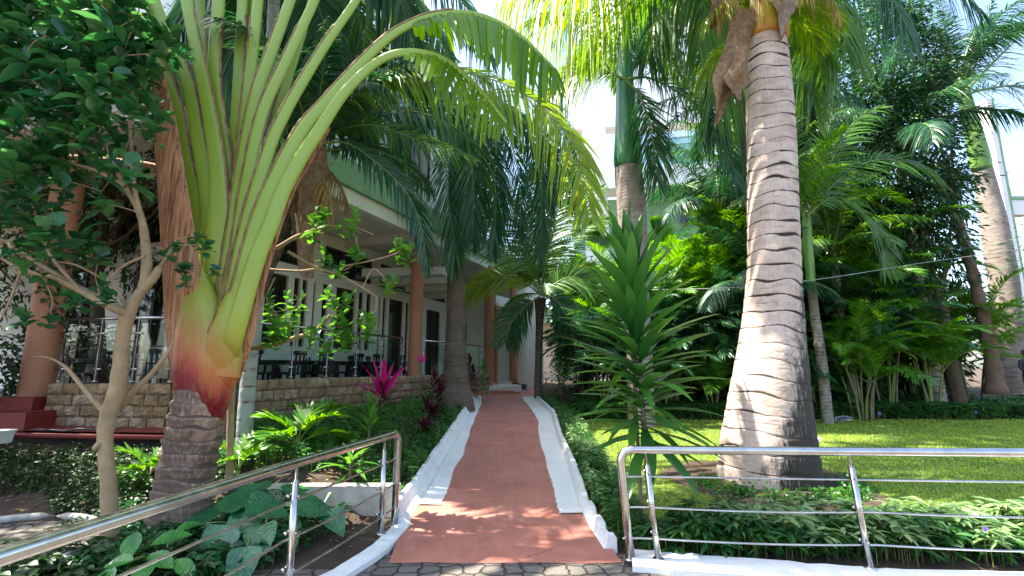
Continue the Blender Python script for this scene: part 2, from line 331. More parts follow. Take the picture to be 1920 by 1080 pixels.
# red painted path: ribbon that climbs to the terrace
yy = np.concatenate([np.linspace(4.42,16.5,110), np.linspace(16.6,30,20)])
def edge(px_list): P = A([[q.x,q.y] for q in px_list]); return lambda y: np.interp(y, P[:,1], P[:,0])
def onpath(px, py):                       # photo point on the ramp surface
    d = ray(px, py); lo, hi = 3., 30.
    for _ in range(40):
        m_ = (lo+hi)/2; z = CAM_H+d.z/d.y*m_
        if z > rampz(m_): lo = m_
        else: hi = m_
    return Vector((d.x/d.y*lo, lo, float(rampz(lo))))
Lo = edge([onpath(*p) for p in ((735,1075),(743,1049),(757,1006),(769,961),(796,927),(822,880),(848,835),(868,800),(884,770),(893,746))])
Li = edge([onpath(*p) for p in ((837,927),(851,883),(868,854),(884,801),(896,773),(905,750),(907,745))])
Ri = edge([onpath(*p) for p in ((1046,949),(1038,920),(1024,867),(1011,821),(1009,789),(996,768),(980,748),(978,745))])
Ro = edge([onpath(*p) for p in ((1158,1062),(1130,1020),(1091,953),(1069,879),(1044,817),(1036,780),(999,744))])
def ribbon(mb, ys_, fl, fr, dz, m=0, n=7, rag=0., bot=None):
    t = np.linspace(0,1,n)[None]; a = fl(ys_)[:,None]; b = fr(ys_)[:,None]
    if rag: a = a+rag*(np.sin(ys_*9)+.7*np.sin(ys_*23+1)+.5*np.sin(ys_*47))[:,None]
    x = a+(b-a)*t; y = np.repeat(ys_[:,None], n, 1); z = rampz(y)+dz+.004*np.sin(x*7+y*3)
    mb.grid(np.stack([x,y,z],-1), m)
mb = MB(); ribbon(mb, yy, lambda y: Lo(y)-.05, lambda y: Ro(y)+.05+.0*y+1.6*sm(17,19,y), .012); 
front = MB()
tag(mb.build('path', M['path']), kind='structure')
# white painted gutters (flat) with ragged inner edges, and raised kerbs on their outside
def gutter(name, y0, fo, fi, sgn):
    ys_ = np.arange(y0, 16.6, .03); mb = MB(); n = len(ys_)
    rag = .008*np.sin(ys_*4)+.004*np.sin(ys_*31+1)+.004*np.sin(ys_*71)+.004*RG.normal(size=n)
    inn = fi(ys_)+rag; out = fo(ys_); z = rampz(ys_)
    kx = [inn, inn+sgn*.001, (inn+out)/2, out-sgn*.03]
    kz = [z+.012, z+.024, z+.028, z+.030]
    mb.grid(np.stack([np.stack([a,ys_,b],-1) for a,b in zip(kx,kz)], 0)); return mb.build(name, M['white'], smooth=False)
tag(gutter('kerb', 5.88, Lo, Li, -1), kind='structure')
tag(gutter('kerb', 5.60, Ro, Ri, 1), kind='structure')
def kerb(y0, fo, sgn, h, fw, w, steps=False, y1=16.6):
    ys_ = np.arange(y0, y1, .04); mb = MB(); n = len(ys_); z = rampz(ys_)
    hh = np.full(n, h)+.004*np.sin(ys_*5)+.002*np.sin(ys_*19)
    if steps: k = sm(6.3,5.6,ys_); hh = hh*(1-k*.35)+k*(.05*(np.floor(ys_/.22)%2)-.0)
    o = fo(ys_)+.004*np.sin(ys_*7)-sgn*.012
    pr = [(-.02,.012),(0,.028),(fw*.5,hh*.45),(fw*.9,hh*.93),(fw,hh),(fw+w,hh),(fw+w+.015,hh-.02),(fw+w+.02,-.35)]
    mb.grid(np.stack([np.stack([o+sgn*a, ys_, z+b+0*ys_],-1) for a,b in pr], 0))
    mb.poly([(o[0]+sgn*a, ys_[0], z[0]+(b if np.ndim(b)==0 else b[0])) for a,b in pr])
    return tag(mb.build('kerb', M['white'], smooth=False), kind='structure')
kerb(5.30, Lo, -1, .19, .11, .05); kerb(4.72, Ro, 1, .12, .03, .06, True)
# low curved kerb under the near rails
def kerbline(P, w, h, z0=-.05):
    P = spline(P, 40); T = unit(np.gradient(P, axis=0)); sd = np.stack([-T[:,1], T[:,0], 0*T[:,0]],-1); mb = MB()
    k = .004*RG.normal(size=40)[:,None]*A((0,0,1))
    mb.grid(np.stack([P-sd*w/2+A((0,0,z0)), P-sd*w/2+A((0,0,h-.02)), P-sd*(w/2-.02)+A((0,0,h))+k, P+sd*(w/2-.02)+A((0,0,h))+k, P+sd*w/2+A((0,0,h-.02)), P+sd*w/2+A((0,0,z0))], 0))
    return tag(mb.build('kerb', M['white'], smooth=False), kind='structure')
kerbline([(-1.13,5.35,0),(-1.17,5.0,0),(-1.22,4.6,0),(-1.36,4.15,0),(-1.55,3.6,0),(-1.8,2.6,0),(-2.1,1.4,0),(-2.4,0,0)], .17, .07)
kerbline([(1.02,4.42,0),(1.6,4.30,0),(2.6,4.08,0),(3.4,3.98,0),(6.5,3.75,0),(11,3.5,0)], .34, .07)
# cream retaining wall end behind the left rail
mb = MB(); mb.box((-2.0,5.72,.14), (1.45,.16,.42)); o = mb.build('garden_retaining_wall', simple('weathered_cream', (.62,.56,.45), .85, var=.25, sc=4, bmp=.4, dirt=(.25,.20,.14), dirtamt=.7), smooth=False); tag(o, 'low cream retaining wall edging the raised bed behind the end of the left rail', 'retaining wall')
# round paver patch with pale rim, red walkway and steps at the terrace foot
c = atz(-70, 1010, .22); th = np.linspace(0, 2*math.pi, 49)
mb = MB(); rr = np.linspace(0.01,.80,8); mb.grid(np.stack([np.stack([c.x+a*1.25*np.cos(th), c.y+a*np.sin(th), .10+.19*sm(4.9,6.1,c.y+a*np.sin(th))+0*th],-1) for a in rr],0)); tag(mb.build('pavement', M['paver']), kind='structure')
rim = [(c.x+1.05*math.cos(a), c.y+.85*math.sin(a), .125+.19*float(sm(4.9,6.1,c.y+.85*math.sin(a)))) for a in th]
mb = MB(); mb.tube(rim, .04, 6, cap=False); tag(mb.build('kerb', simple('weathered_white', (.5,.48,.43), .9, var=.35, sc=6)), kind='structure')
mb = MB(); X,Y = np.meshgrid(np.linspace(-13,-4.75,12), np.linspace(0,1,4), indexing='ij'); yb = 7.15-.10*(X+5)
mb.grid(np.stack([X, yb+Y*.75, 0*X+.73],-1)[:, ::-1]); mb.box((-8.9,7.32,.70), (8.2,.05,.06), rz=-.10)
tag(mb.build('walkway', M['redstep']), kind='structure')
# ---------------------------------------------------------------- the terrace and hotel
FL = 1.08                                 # terrace floor
def ex(Y): return -8.45+.39*Y             # terrace edge line
def fx(Y): return -11.45+.39*Y            # facade line
U = A((.3634,.9316,0)); NI = A((-.9316,.3634,0)); ANG = math.atan2(.9316,.3634)
K = A((-5.37,7.9,0))
hotel = empty('hotel_building', (-8,14,.6), 'cream and green hotel building with terracotta columns behind the terrace', 'building')
mb = MB()
poly = [(-5.45,7.98),(ex(19.2)-.1,19.2),(ex(19.2)+1.2,21.6),(-1,30),(-20,30),(-20,9.9),(-8.3,8.35),(-7.4,8.28)]
n = len(poly)
for z in (FL,): mb.add([(x,y,z) for x,y in poly], [tuple(range(n))])
lo = [(x,y,.3) for x,y in poly]; hi = [(x,y,FL) for x,y in poly]
mb.add(lo+hi, [(i,(i+1)%n,(i+1)%n+n,i+n) for i in range(n)])
mb.build('terrace_floor', simple('pale_tile',(.50,.46,.40),.4,var=.1,sc=2), hotel, smooth=False)
f0 = A((fx(10.6), 10.6, 0))
def fp(u, z, d=0.): return f0+U*u+NI*d+A((0,0,z))
def upx(px): a = (960-px)/900; Y = 11.45/(.39+.986*a); return (Y-10.6)/.9316
def wallbox(mb, u0, u1, z0, z1, d0=0., d1=.22, m=0, fr=fp):
    v = [fr(u, z, d) for z in (z0,z1) for d in (d0,d1) for u in (u0,u1)]
    mb.add(v, [(0,2,3,1),(4,5,7,6),(0,1,5,4),(2,6,7,3),(0,4,6,2),(1,3,7,5)], m)
def strip(mb, u0, u1, z0, z1, wins, fr=fp):
    cur = u0
    for a,b,c_,d_ in sorted(wins):
        wallbox(mb, cur, a, z0, z1, fr=fr)
        if c_ > z0+.01: wallbox(mb, a, b, z0, c_, fr=fr)
        if d_ < z1-.01: wallbox(mb, a, b, d_, z1, fr=fr)
        cur = b
    wallbox(mb, cur, u1, z0, z1, fr=fr)
def window(parent, a, b, z0, z1, fr=fp, nv=1, nh=0, kind='window'):
    mb = MB(); w = .05
    wallbox(mb, a, a+w, z0, z1, .07, .15, fr=fr); wallbox(mb, b-w, b, z0, z1, .07, .15, fr=fr)
    wallbox(mb, a+w, b-w, z0, z0+w, .07, .15, fr=fr); wallbox(mb, a+w, b-w, z1-w, z1, .07, .15, fr=fr)
    for i in range(1, nv): x = a+(b-a)*i/nv; wallbox(mb, x-.02, x+.02, z0+w, z1-w, .08, .14, fr=fr)
    for i in range(1, nh+1): z = z0+(z1-z0)*i/(nh+1); wallbox(mb, a+w, b-w, z-.015, z+.015, .085, .135, fr=fr)
    o = mb.build(kind, M['frame'], parent, smooth=False)
    mb = MB(); wallbox(mb, a+.01, b-.01, z0+.01, z1-.01, .105, .12, fr=fr); g = mb.build('pane', M['glass_dark'], o, smooth=False)
    return o
Ue = (22.4-10.6)/.9316
low = [(upx(485),upx(528),2.25,4.2),(upx(540),upx(551),2.25,4.2),(upx(556),upx(566),2.25,4.2),(upx(578),upx(606),2.25,4.2),(upx(622),upx(660),2.25,4.2),(upx(666),upx(675),2.25,4.2),(upx(681),upx(690),2.25,4.2),
       (upx(703),upx(708),1.25,4.2),(upx(713),upx(719),1.25,4.2),(upx(725),upx(752),1.10,4.2),(upx(757),upx(763),1.25,4.2),(upx(767),upx(773),1.25,4.2),(upx(797),upx(823),1.10,4.1)]
cle = [(upx(480),upx(565),4.55,5.42),(upx(594),upx(690),4.55,5.42),(upx(705),upx(772),4.55,5.42),(upx(784),upx(833),4.55,5.42)]
mb = MB(); strip(mb, 0, Ue, FL, 4.4, low); strip(mb, 0, Ue, 4.4, 5.78, cle)
for px in (586, 697, 778): u = upx(px); wallbox(mb, u-.13, u+.13, FL, 5.77, -.07, -.002)
wallbox(mb, .1, Ue, 4.33, 4.44, -.035, -.003)
# second wing facing the lane, left of the traveller palm
g0 = A((fx(10.6), 10.6, 0)); gd = unit(A((-1,.30,0))); gn = A((gd[1]*1., -gd[0]*1., 0))
def gp(u, z, d=0.): return g0+gd*u+A((.287,.958,0))*d+A((0,0,z))
glow = [(.45,1.6,2.1,4.1),(2.6,4.1,1.10,4.1)]; gcle = [(.3,2.4,4.55,5.42),(2.8,5.2,4.55,5.42)]
strip(mb, 0, 9, FL, 4.4, glow, gp); strip(mb, 0, 9, 4.4, 5.78, gcle, gp)
# end wall across the terrace
e0 = A((fx(22.2)+.0, 22.2, 0))
def ep(u, z, d=0.): return e0+A((.93,-.10,0))*u+A((.1,.93,0))*d+A((0,0,z))
strip(mb, .25, 2.9, FL, 5.78, [(.25,.75,2.1,3.7)], ep)
mb.build('wall', M['wallpaint'], hotel, smooth=False)
for w in low: window(hotel, *w, nv=2 if w[1]-w[0]>.5 else 1, kind='door' if w[2]<1.2 else 'window', nh=1 if w[2]<1.3 else 0)
for w in cle: window(hotel, *w, nv=3)
for w in glow: window(hotel, *w, fr=gp, nv=2)
for w in gcle: window(hotel, *w, fr=gp, nv=3)
window(hotel, .25, .75, 2.1, 3.7, ep, nv=1, nh=2)
# roof slab, beams, fascia, upper storey
def edge3(Y, z, off=0.): return A((ex(Y), Y, z))+NI*off
rp = [(ex(7.2),7.2),(ex(22.0),22.0),(ex(22.0)-.1,23.5),(-3.2,30),(-20,30),(-20,9.2)]
mb = MB(); n = len(rp); rt_ = A(rp)
mb.add([(x,y,5.80) for x,y in rp]+[(x,y,6.0) for x,y in rp], [tuple(range(n-1,-1,-1)), tuple(range(n,2*n))]+[(i,(i+1)%n,(i+1)%n+n,i+n) for i in range(n)])
for Yb in (8.6,11.4,14.4,17.4):           # cross beams under the ceiling
    p = edge3(Yb, 5.66, .25); q = p+NI*2.55; mb.bar(p, q, .28, .27)
mb.build('ceiling', M['ceiling'], hotel, smooth=False)
mb = MB(); a = edge3(7.25,5.83,.10); b = edge3(21.95,5.83,.10); mb.bar(a, b, .24, .36)
a2 = A((-20,9.25,5.83)); mb.bar(a+A((0,.1,0)), a2, .24, .36); mb.build('edge_beam', M['wallpaint'], hotel, smooth=False)
mb = MB(); a = edge3(7.2,6.36,.0); b = edge3(22,6.36,.0); mb.bar(a, b, .3, .68); mb.bar(A((ex(7.2)-.15,7.2,6.36)), A((-20,9.15,6.36)), .3, .68); mb.build('fascia', M['greenpaint'], hotel, smooth=False)
mb = MB(); q = [(ex(7.6)-.3,7.6),(ex(18.4)-.3,18.4),(-3.5,26),(-20,26),(-20,9.5)]
n = len(q); mb.add([(x,y,6.0) for x,y in q]+[(x,y,10.2) for x,y in q], [(i,(i+1)%n,(i+1)%n+n,i+n) for i in range(n)]+[tuple(range(n,2*n))])
mb.build('upper_wall', M['upwall'], hotel, smooth=False)
mb = MB(); mb.bar(A((ex(7.5)-.2,7.4,10.3)), A((ex(18.6)-.2,18.6,10.3)), .5, .3); mb.build('roof_edge', M['greenpaint'], hotel, smooth=False)
def uw(u, z, d=0.): return A((ex(7.6)-.3, 7.6, 0))+U*u+NI*(d-.14)+A((0,0,z))
for u in (1.6, 4.3, 7.0, 9.6): window(hotel, u, u+1.2, 7.4, 9.0, uw, nv=2)
# pergola slabs at the far end of the terrace
for i,(Yb,zb) in enumerate(((15.9,4.78),(17.1,4.72),(18.3,4.66),(19.5,4.60))):
    mb = MB(); p = A((fx(Yb)+.3, Yb, zb)); q_ = A((ex(Yb)+.05-.28*i, Yb-.35, zb)); mb.bar(p, q_, .55, .26); mb.build('pergola_beam', M['ceiling'], hotel, smooth=False)
# columns
def column(px, pyb, Yc, r, zt, zb, taper=1.0):
    p = aty(px, pyb, Yc); mb = MB(); zz = np.linspace(zb, zt, 14); k = 24
    mb.tube([(p.x,p.y,z) for z in zz], [r*(1-.03*i/13) for i in range(14)], k, 0); mb.build('column', M['terra'], hotel); return p
cB = column(780, 600, 14.5, .20, 5.72, .62); cA = column(82, 640, 8.35, .235, 5.75, .7)
cC = column(917, 640, 19.3, .20, 5.75, .62); cC2 = column(930.5, 640, 20.0, .09, 4.35, .62); cD = column(963, 640, 21.4, .185, 5.75, .9)
mb = MB(); a = aty(926, 560, 19.9); b = aty(957, 570, 21.3); mb.bar((a.x,a.y,4.45),(b.x,b.y,4.45), .22, .42)
mb.build('lintel', M['upwall'], hotel, smooth=False)
p = aty(976, 640, 22.2); mb = MB(); mb.box((p.x,p.y,3.6), (.46,.46,6.0)); mb.build('pillar', M['upwall'], hotel, smooth=False)
mb = MB(); mb.box((p.x,p.y,.80), (.50,.50,.26)); mb.box((cD.x,cD.y,.86),(.5,.5,.30)); mb.build('plinth', M['black'], hotel, smooth=False)
p = aty(905,600,23.6); mb = MB(); mb.box((p.x+.5,24.0,3.8),(5.0,.2,6.2)); mb.build('entrance_wall', M['wallpaint'], hotel, smooth=False)
q2 = aty(940, 700, 23.8); mb = MB(); mb.box((q2.x,23.7,1.55),(.75,.3,1.1)); mb.build('door', M['frame'], hotel, smooth=False)
q2 = aty(936, 664, 21.0); mb = MB(); mb.box((q2.x,q2.y,q2.z),(.26,.12,.32)); mb.build('meter_box', M['white'], hotel, smooth=False)
mb = MB(); a = aty(905, 738, 17.6); mb.box((-.75,18.6,.74),(1.5,1.1,.14), rz=.25); mb.box((-.35,19.5,.86),(1.3,.9,.24),rz=.2, m=1); mb.build('entrance_step', [M['path'], M['white']], hotel, smooth=False)
# slab ledge carrying the corridor above the entrance
# red steps at the left end of the terrace wall
st = empty('red_steps', (-8.1,7.6,.7), 'dark red painted steps climbing to the terrace beside the ivy clad column', 'steps')
for i,(px0,z1,yy_) in enumerate(((20,.98,7.55),(5,1.18,7.95))):
    mb = MB(); mb.box((-8.05-.22*i, yy_+.25, z1/2+.35), (1.35-.2*i, .6, z1-.7+.0)); mb.build('step', M['redstep'], st, smooth=False)
# stone parapet
def stonewall(name, a, b, z0a, z0b, z1, label, th=.30, seed=0):
    g = np.random.default_rng(seed); a, b = A((*a,0)), A((*b,0)); L = np.linalg.norm(b-a); d = (b-a)/L; nn = A((d[1],-d[0],0))  # outward
    mb = MB(); rows = 4; z0 = min(z0a,z0b); hrow = (z1-z0)/rows
    for r_ in range(rows+0):
        u = -g.uniform(0,.2); zb = z1-(r_+1)*hrow
        while u < L:
            w = g.uniform(.22,.40); u0, u1 = max(u,0), min(u+w,L); u += w
            if u1-u0 < .06: continue
            k = 7; uu = np.linspace(u0+.008,u1-.008,k); zz = np.linspace(zb+.008, zb+hrow-.008, k)
            UU,ZZ = np.meshgrid(uu,zz,indexing='ij'); e_ = np.minimum.reduce([np.arange(k)[:,None]+0*ZZ, k-1-np.arange(k)[:,None]+0*ZZ, np.arange(k)[None]+0*ZZ, k-1-np.arange(k)[None]+0*ZZ])
            dep = th/2+.004+np.where(e_>0,.022+.018*g.random((k,k)),0)*np.where(e_>1,1.25,1)+g.uniform(-.006,.012)
            dep = dep + ((UU-u0)*g.uniform(-.06,.06)+(ZZ-zb)*g.uniform(-.08,.08))*(e_>0)
            jz = .006*g.normal(size=(k,k)); V = a+d*UU[...,None]+nn*dep[...,None]+A((0,0,1))*(ZZ+jz)[...,None]
            mb.grid(V)
            if r_ == 0:                       # cap face of the top course
                T2 = np.stack([V[:,-1], V[:,-1]-nn*(dep[:,-1]+th/2)[:,None]],1); mb.grid(T2)
    o_ = mb; c0 = (a+b)/2
    mb.box((c0[0],c0[1],(z0+z1)/2-.012), (L,th,z1-z0-.03), 1, rz=math.atan2(d[1],d[0]))
    o = mb.build(name, [M['stone'], M['mortar']], smooth=False); return tag(o, label, 'wall')
Kc = (-5.37,7.9); L1 = (-7.62,8.22); Rr = (ex(19.0), 19.0)
stonewall('stone_wall', L1, Kc, .70, .70, 1.40, 'rough tan stone block wall under the glass balustrade beside the red steps', seed=1)
stonewall('stone_wall', Kc, Rr, .62, .62, 1.435, 'long rough stone block wall under the glass balustrade receding along the path', seed=2)
# ---------------------------------------------------------------- glass balustrades
def balustrade(pts, label, z0, z1, spacing=1.15):
    t = empty('glass_balustrade', (*pts[0], z0), label, 'balustrade'); P = [A((*p,0)) for p in pts]
    mb = MB()
    for a,b in zip(P,P[1:]): mb.tube([a+A((0,0,z1)), b+A((0,0,z1))], .028, 10)
    mb.tube([P[-1]+A((0,0,z1)), P[-1]+A((0,0,z1))+unit(P[-1]-P[-2])*.03], .045, 12); mb.build('handrail', M['steel'], t)
    for a,b in zip(P,P[1:]):
        L = np.linalg.norm(b-a); k = max(1, round(L/spacing)); d = unit(b-a); nn = A((d[1],-d[0],0))
        for i in range(k+1):
            p = a+(b-a)*i/k; mb = MB(); mb.tube([p+A((0,0,z0)), p+A((0,0,z0+.03)), p+A((0,0,z0+.031)), p+A((0,0,z1))], [.045,.045,.02,.02], 10)
            po = mb.build('post', M['steel'], t)
            mb = MB()
            for z in (z0+.22, z0+.82): mb.bar(p-d*.09+A((0,0,z)), p+d*.09+A((0,0,z)), .035, .03)
            mb.build('clamp', M['steel'], po)
            if i < k:
                q = a+(b-a)*(i+1)/k; p1, q1 = p+d*.06, q-d*.06
                mb = MB(); mb.bar(p1+A((0,0,(z0+z1)/2-.01)), q1+A((0,0,(z0+z1)/2-.01)), .010, z1-z0-.16); mb.build('glass_panel', M['glass'], t, smooth=False)
    return t
balustrade([(-7.75,8.35),(-5.62,8.04)], 'glass balustrade with steel posts on the stone wall left of the fan palm', 1.41, 2.49, .75)
balustrade([(-5.30,8.15),(cB.x-.30,cB.y-.35)], 'long glass balustrade with steel posts ending at the nearest terracotta column', 1.445, 2.515, 1.02)
balustrade([(cB.x+.15,cB.y+.55),(cC.x-.30,cC.y-.35)], 'glass balustrade behind the dark palm trunk between two terracotta columns', 1.445, 2.50, 1.2)
# ---------------------------------------------------------------- terrace furniture
def make_table(loc, rz, label):
    t = empty('dining_table', loc, label, 'table', 'black tables on the terrace'); t.rotation_euler = (0,0,rz)
    def b(mb, nm): o = mb.build(nm, M['furn'], None, smooth=False); o.parent = t; return o
    mb = MB(); mb.box((0,0,.74),(1.5,.85,.04)); mb.box((0,0,.68),(1.3,.68,.07)); b(mb,'table_top')
    for i in (-1,1):
        for j in (-1,1): mb = MB(); mb.box((i*.64,j*.34,.33),(.07,.07,.64)); b(mb,'leg')
    return t
def make_chair(loc, rz, label):
    t = empty('dining_chair', loc, label, 'chair', 'black chairs on the terrace'); t.rotation_euler = (0,0,rz)
    def b(mb, nm): o = mb.build(nm, M['furn'], None, smooth=False); o.parent = t; return o
    mb = MB(); mb.box((0,0,.44),(.46,.46,.05)); b(mb,'seat')
    mb = MB()
    for i in np.linspace(-.17,.17,4): mb.bar((i,.22,.47),(i,.29,.90),.05,.02)
    mb.bar((-.22,.30,.92),(.22,.30,.92),.03,.10); b(mb,'backrest')
    for i in (-1,1):
        for j in (-1,1): mb = MB(); mb.bar((i*.20,j*.20,.0),(i*.20,j*.20,.42),.045,.045); b(mb,'leg')
        mb = MB(); mb.bar((i*.24,-.2,.66),(i*.24,.24,.66),.05,.03); mb.bar((i*.24,-.19,.44),(i*.24,-.19,.65),.04,.04); b(mb,'armrest')
    return t
ra = ANG-math.pi/2
tabs = [(-6.6,10.4,'behind the grey ringed trunk'),(-5.75,12.3,'midway along the balustrade'),(-4.95,14.2,'nearest the orange column'),(-4.2,16.0,'behind the orange column')]
for i,(x,y,w) in enumerate(tabs):
    make_table((x,y,FL), ra+math.pi/2, 'black rectangular dining table '+w)
    for k,(du,dn,rr_) in enumerate(((-.45,-.62,math.pi),(.45,-.62,math.pi),(-.45,.62,0),(.45,.62,0))):
        p = A((x,y,FL))+U*du+NI*dn
        make_chair(tuple(p), ra+(math.pi/2 if dn>0 else -math.pi/2)+RG.uniform(-.15,.15), 'black chair on the %s side of the table %s'%(('near rail','far rail','near wall','far wall')[k], w))
make_table((-8.6,9.9,FL), .1, 'black dining table behind the glass beside the thin tree'); 
for i,(x,y,r_,w) in enumerate(((-7.4,9.55,.3,'with its back to the fan palm'),(-8.3,9.2,3.0,'in front of the table behind the thin tree'),(-9.2,10.6,0.1,'between the far table and the wall'))): make_chair((x,y,FL), r_, 'black slatted chair '+w)
# ---------------------------------------------------------------- rails
def rail(name, top, posts, wires, label, r=.036, endpost=None, base=None):
    t = empty(name, (*top[0][:2], 0), label, 'railing'); P = A(top)
    mb = MB(); cor = P[0]; d = unit(P[1]-P[0]); b0 = A(base) if base is not None else cor*A((1,1,0))
    arc = [b0+A((0,0,.0)), b0*.5+cor*.5+A((0,0,-.02)), cor-A((0,0,.09)), cor-A((0,0,.045))+d*.012, cor-A((0,0,.014))+d*.040, cor+d*.09]
    mb.tube([*arc, *P[1:]], r, 18); o = mb.build('handrail', M['steel'], t)
    mb = MB(); mb.tube([b0, b0+A((0,0,.012))], [.065,.05], 16); mb.build('foot_plate', M['steel'], t)
    for (f, lean) in posts:
        i = int(f); q = P[i]+(P[i+1]-P[i])*(f-i); bt = A((q[0]+lean, q[1], .065)); top_ = q-A((0,0,.03)); ax = unit(top_-bt); h = np.linalg.norm(top_-bt)
        mb = MB(); mb.tube([bt, bt+ax*(h-.10), bt+ax*(h-.10), bt+ax*(h-.085), bt+ax*(h-.085), bt+ax*h], [.0255,.0255,.017,.017,.011,.011], 14)
        mb.tube([bt-A((0,0,.005)), bt+A((0,0,.012))], [.05,.045], 14); po = mb.build('post', M['steel'], t)
        dd = unit(P[i+1]-P[i]); nn = A((dd[1],-dd[0],0))
        if nn[1] > 0: nn = -nn
        if abs(nn[0]) > abs(nn[1]): nn = A((abs(nn[0]),nn[1],0))
        for z in wires:
            mb = MB(); c_ = bt+ax*(z/ax[2])
            mb.tube([c_-nn*.04, c_+nn*.031, c_+nn*.031, c_+nn*.036], [.008,.008,.014,.011], 10)
            for s_ in (-1,1): mb.tube([c_-nn*.04+dd*.03*s_, c_-nn*.04+dd*.006*s_], [.012,.014], 10)
            mb.build('bolt', M['steel'], po)
    for k,z in enumerate(wires):
        pts = []
        for j in range(len(P)-1):
            if np.linalg.norm(P[j+1]-P[j]) < .05: continue
            for f in np.linspace(0,1,14)[:13 if j<len(P)-2 else 14]: q = P[j]+(P[j+1]-P[j])*f; pts.append((q[0]+.03*(j==0)*(1-f)*0, q[1]+.03, q[2]-(.93-z)-.018*math.sin(f*math.pi)*(k>0)*(np.linalg.norm(P[j+1]-P[j])>1)))
        mb = MB(); mb.tube(pts, .0088, 8); mb.build('crossbar', M['steel'], t)
    return t
rail('steel_railing', [(-1.205,5.27,.985),(-1.24,5.1,.97),(-1.60,3.55,.965),(-1.865,1.93,.97),(-2.2,-.2,.97)], [(1.08,.0),(1.92,.0),(3.1,0)], (.67,.42,.18),
     'stainless steel railing with thin crossbars sloping down towards the viewer beside the fan palm', base=(-1.21,5.27,.05))
rail('steel_railing', [(.945,4.36,.945),(1.07,4.355,.95),(1.21,4.345,.95),(2.95,4.15,.965),(4.7,3.95,.985),(7.4,3.65,1.0)], [(1.63,.07),(2.914,.075),(4.02,.07)], (.70,.45,.20),
     'stainless steel railing with thin crossbars running level in front of the lawn', base=(1.01,4.40,.05))
# ---------------------------------------------------------------- vegetation tools
LP = [(0,.35),(.22,1),(.6,.78),(1,.03)]
OV = [(0,.08),(.18,.62),(.42,1),(.68,.82),(.88,.38),(1,.02)]
LN = [(0,.25),(.2,.75),(.5,1),(.8,.55),(1,.02)]
def frond(mb, P, n=55, L=.6, w=.04, ang=55, hang=.5, vee=.25, s0=.14, rr=.02, jit=.07, up=(0,0,1), plum=0., tip=.3, ml=0, mr=1, prof=LP):
    P = A(P); d = np.concatenate([[0], np.cumsum(np.linalg.norm(np.diff(P,axis=0),axis=1))]); tot = d[-1]
    def at(s): return np.stack([np.interp(s*tot, d, P[:,i]) for i in range(3)],-1)
    sr = np.linspace(0,1,18); mb.tube(at(sr), np.interp(sr,[0,.1,1],[rr*1.7,rr,rr*.18]), 6, mr, cap=False)
    s = np.linspace(s0, .995, n); Q = at(s); T = unit(at(np.minimum(s+.01,1.01))-at(s-.01)); T[-1] = T[-2]
    sd = unit(np.cross(T, A(up))); nr = np.cross(sd, T)
    x = (s-s0)/(1-s0); Ls = L*(.45+.55*np.clip(x/.22,0,1))*np.where(x>.55, 1-(1-tip)*((x-.55)/.45)**1.5, 1)
    a = np.radians(np.interp(x,[0,1],[ang+12, ang-22]))
    for sg in (-1,1):
        k = n; v = vee+plum*RG.uniform(-1,1,k)
        D = sd*(sg*np.sin(a))[:,None]+T*np.cos(a)[:,None]+nr*v[:,None]+jit*RG.normal(size=(k,3))
        Nn = nr+sd*(-sg*.5)+.25*RG.normal(size=(k,3))
        ln = Ls*RG.uniform(.86,1.1,k)
        mb.leaves(Q+RG.normal(size=(k,3))*.003, D, Nn, ln, w*RG.uniform(.8,1.15,k), prof, droop=hang*RG.uniform(.7,1.3,k)*np.clip(.6+x,0,1.3), m=ml, mid=False)
def arch(L, e0, bend, n=16, p=1.35, sway=0.):
    s = np.linspace(0,1,n); e = R(e0)-R(bend)*s**p; ds = L/(n-1)
    x = np.concatenate([[0],np.cumsum(np.cos(e[:-1])*ds)]); z = np.concatenate([[0],np.cumsum(np.sin(e[:-1])*ds)])
    return np.stack([x, sway*s*s*L, z],-1)
def fmesh(name, mats, P, **kw):
    mb = MB(); frond(mb, P, **kw); o = mb.build(name, mats); me = o.data; bpy.data.objects.remove(o); return me
PR = {}
def protos(key, mats, L, lf, w, n, hang, elevs, **kw):
    PR[key] = [[fmesh('frond', mats, arch(L*RG.uniform(.92,1.05), e, b, sway=RG.uniform(-.12,.12)), n=n, L=lf, w=w, hang=hang, **kw) for _ in range(2)] for e,b in elevs]
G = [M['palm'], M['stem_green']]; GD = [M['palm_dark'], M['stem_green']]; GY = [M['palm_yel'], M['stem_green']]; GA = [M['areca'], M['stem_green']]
protos('royal', G, 3.0, .62, .038, 95, .45, [(78,70),(52,85),(22,75)], plum=.55, rr=.028, vee=.0)
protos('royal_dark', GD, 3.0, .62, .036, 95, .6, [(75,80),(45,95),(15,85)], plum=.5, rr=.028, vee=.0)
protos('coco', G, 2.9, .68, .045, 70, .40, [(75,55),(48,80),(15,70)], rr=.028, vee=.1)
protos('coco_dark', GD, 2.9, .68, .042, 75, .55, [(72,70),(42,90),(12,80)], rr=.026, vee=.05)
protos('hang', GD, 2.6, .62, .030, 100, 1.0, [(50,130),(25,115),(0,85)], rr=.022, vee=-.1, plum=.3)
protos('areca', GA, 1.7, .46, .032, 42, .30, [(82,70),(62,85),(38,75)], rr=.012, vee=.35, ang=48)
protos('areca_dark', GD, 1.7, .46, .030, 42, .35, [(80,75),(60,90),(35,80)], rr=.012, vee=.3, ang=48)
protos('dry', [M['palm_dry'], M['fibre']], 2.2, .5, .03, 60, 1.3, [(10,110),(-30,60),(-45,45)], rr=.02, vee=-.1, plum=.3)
GOLD = 2.39996
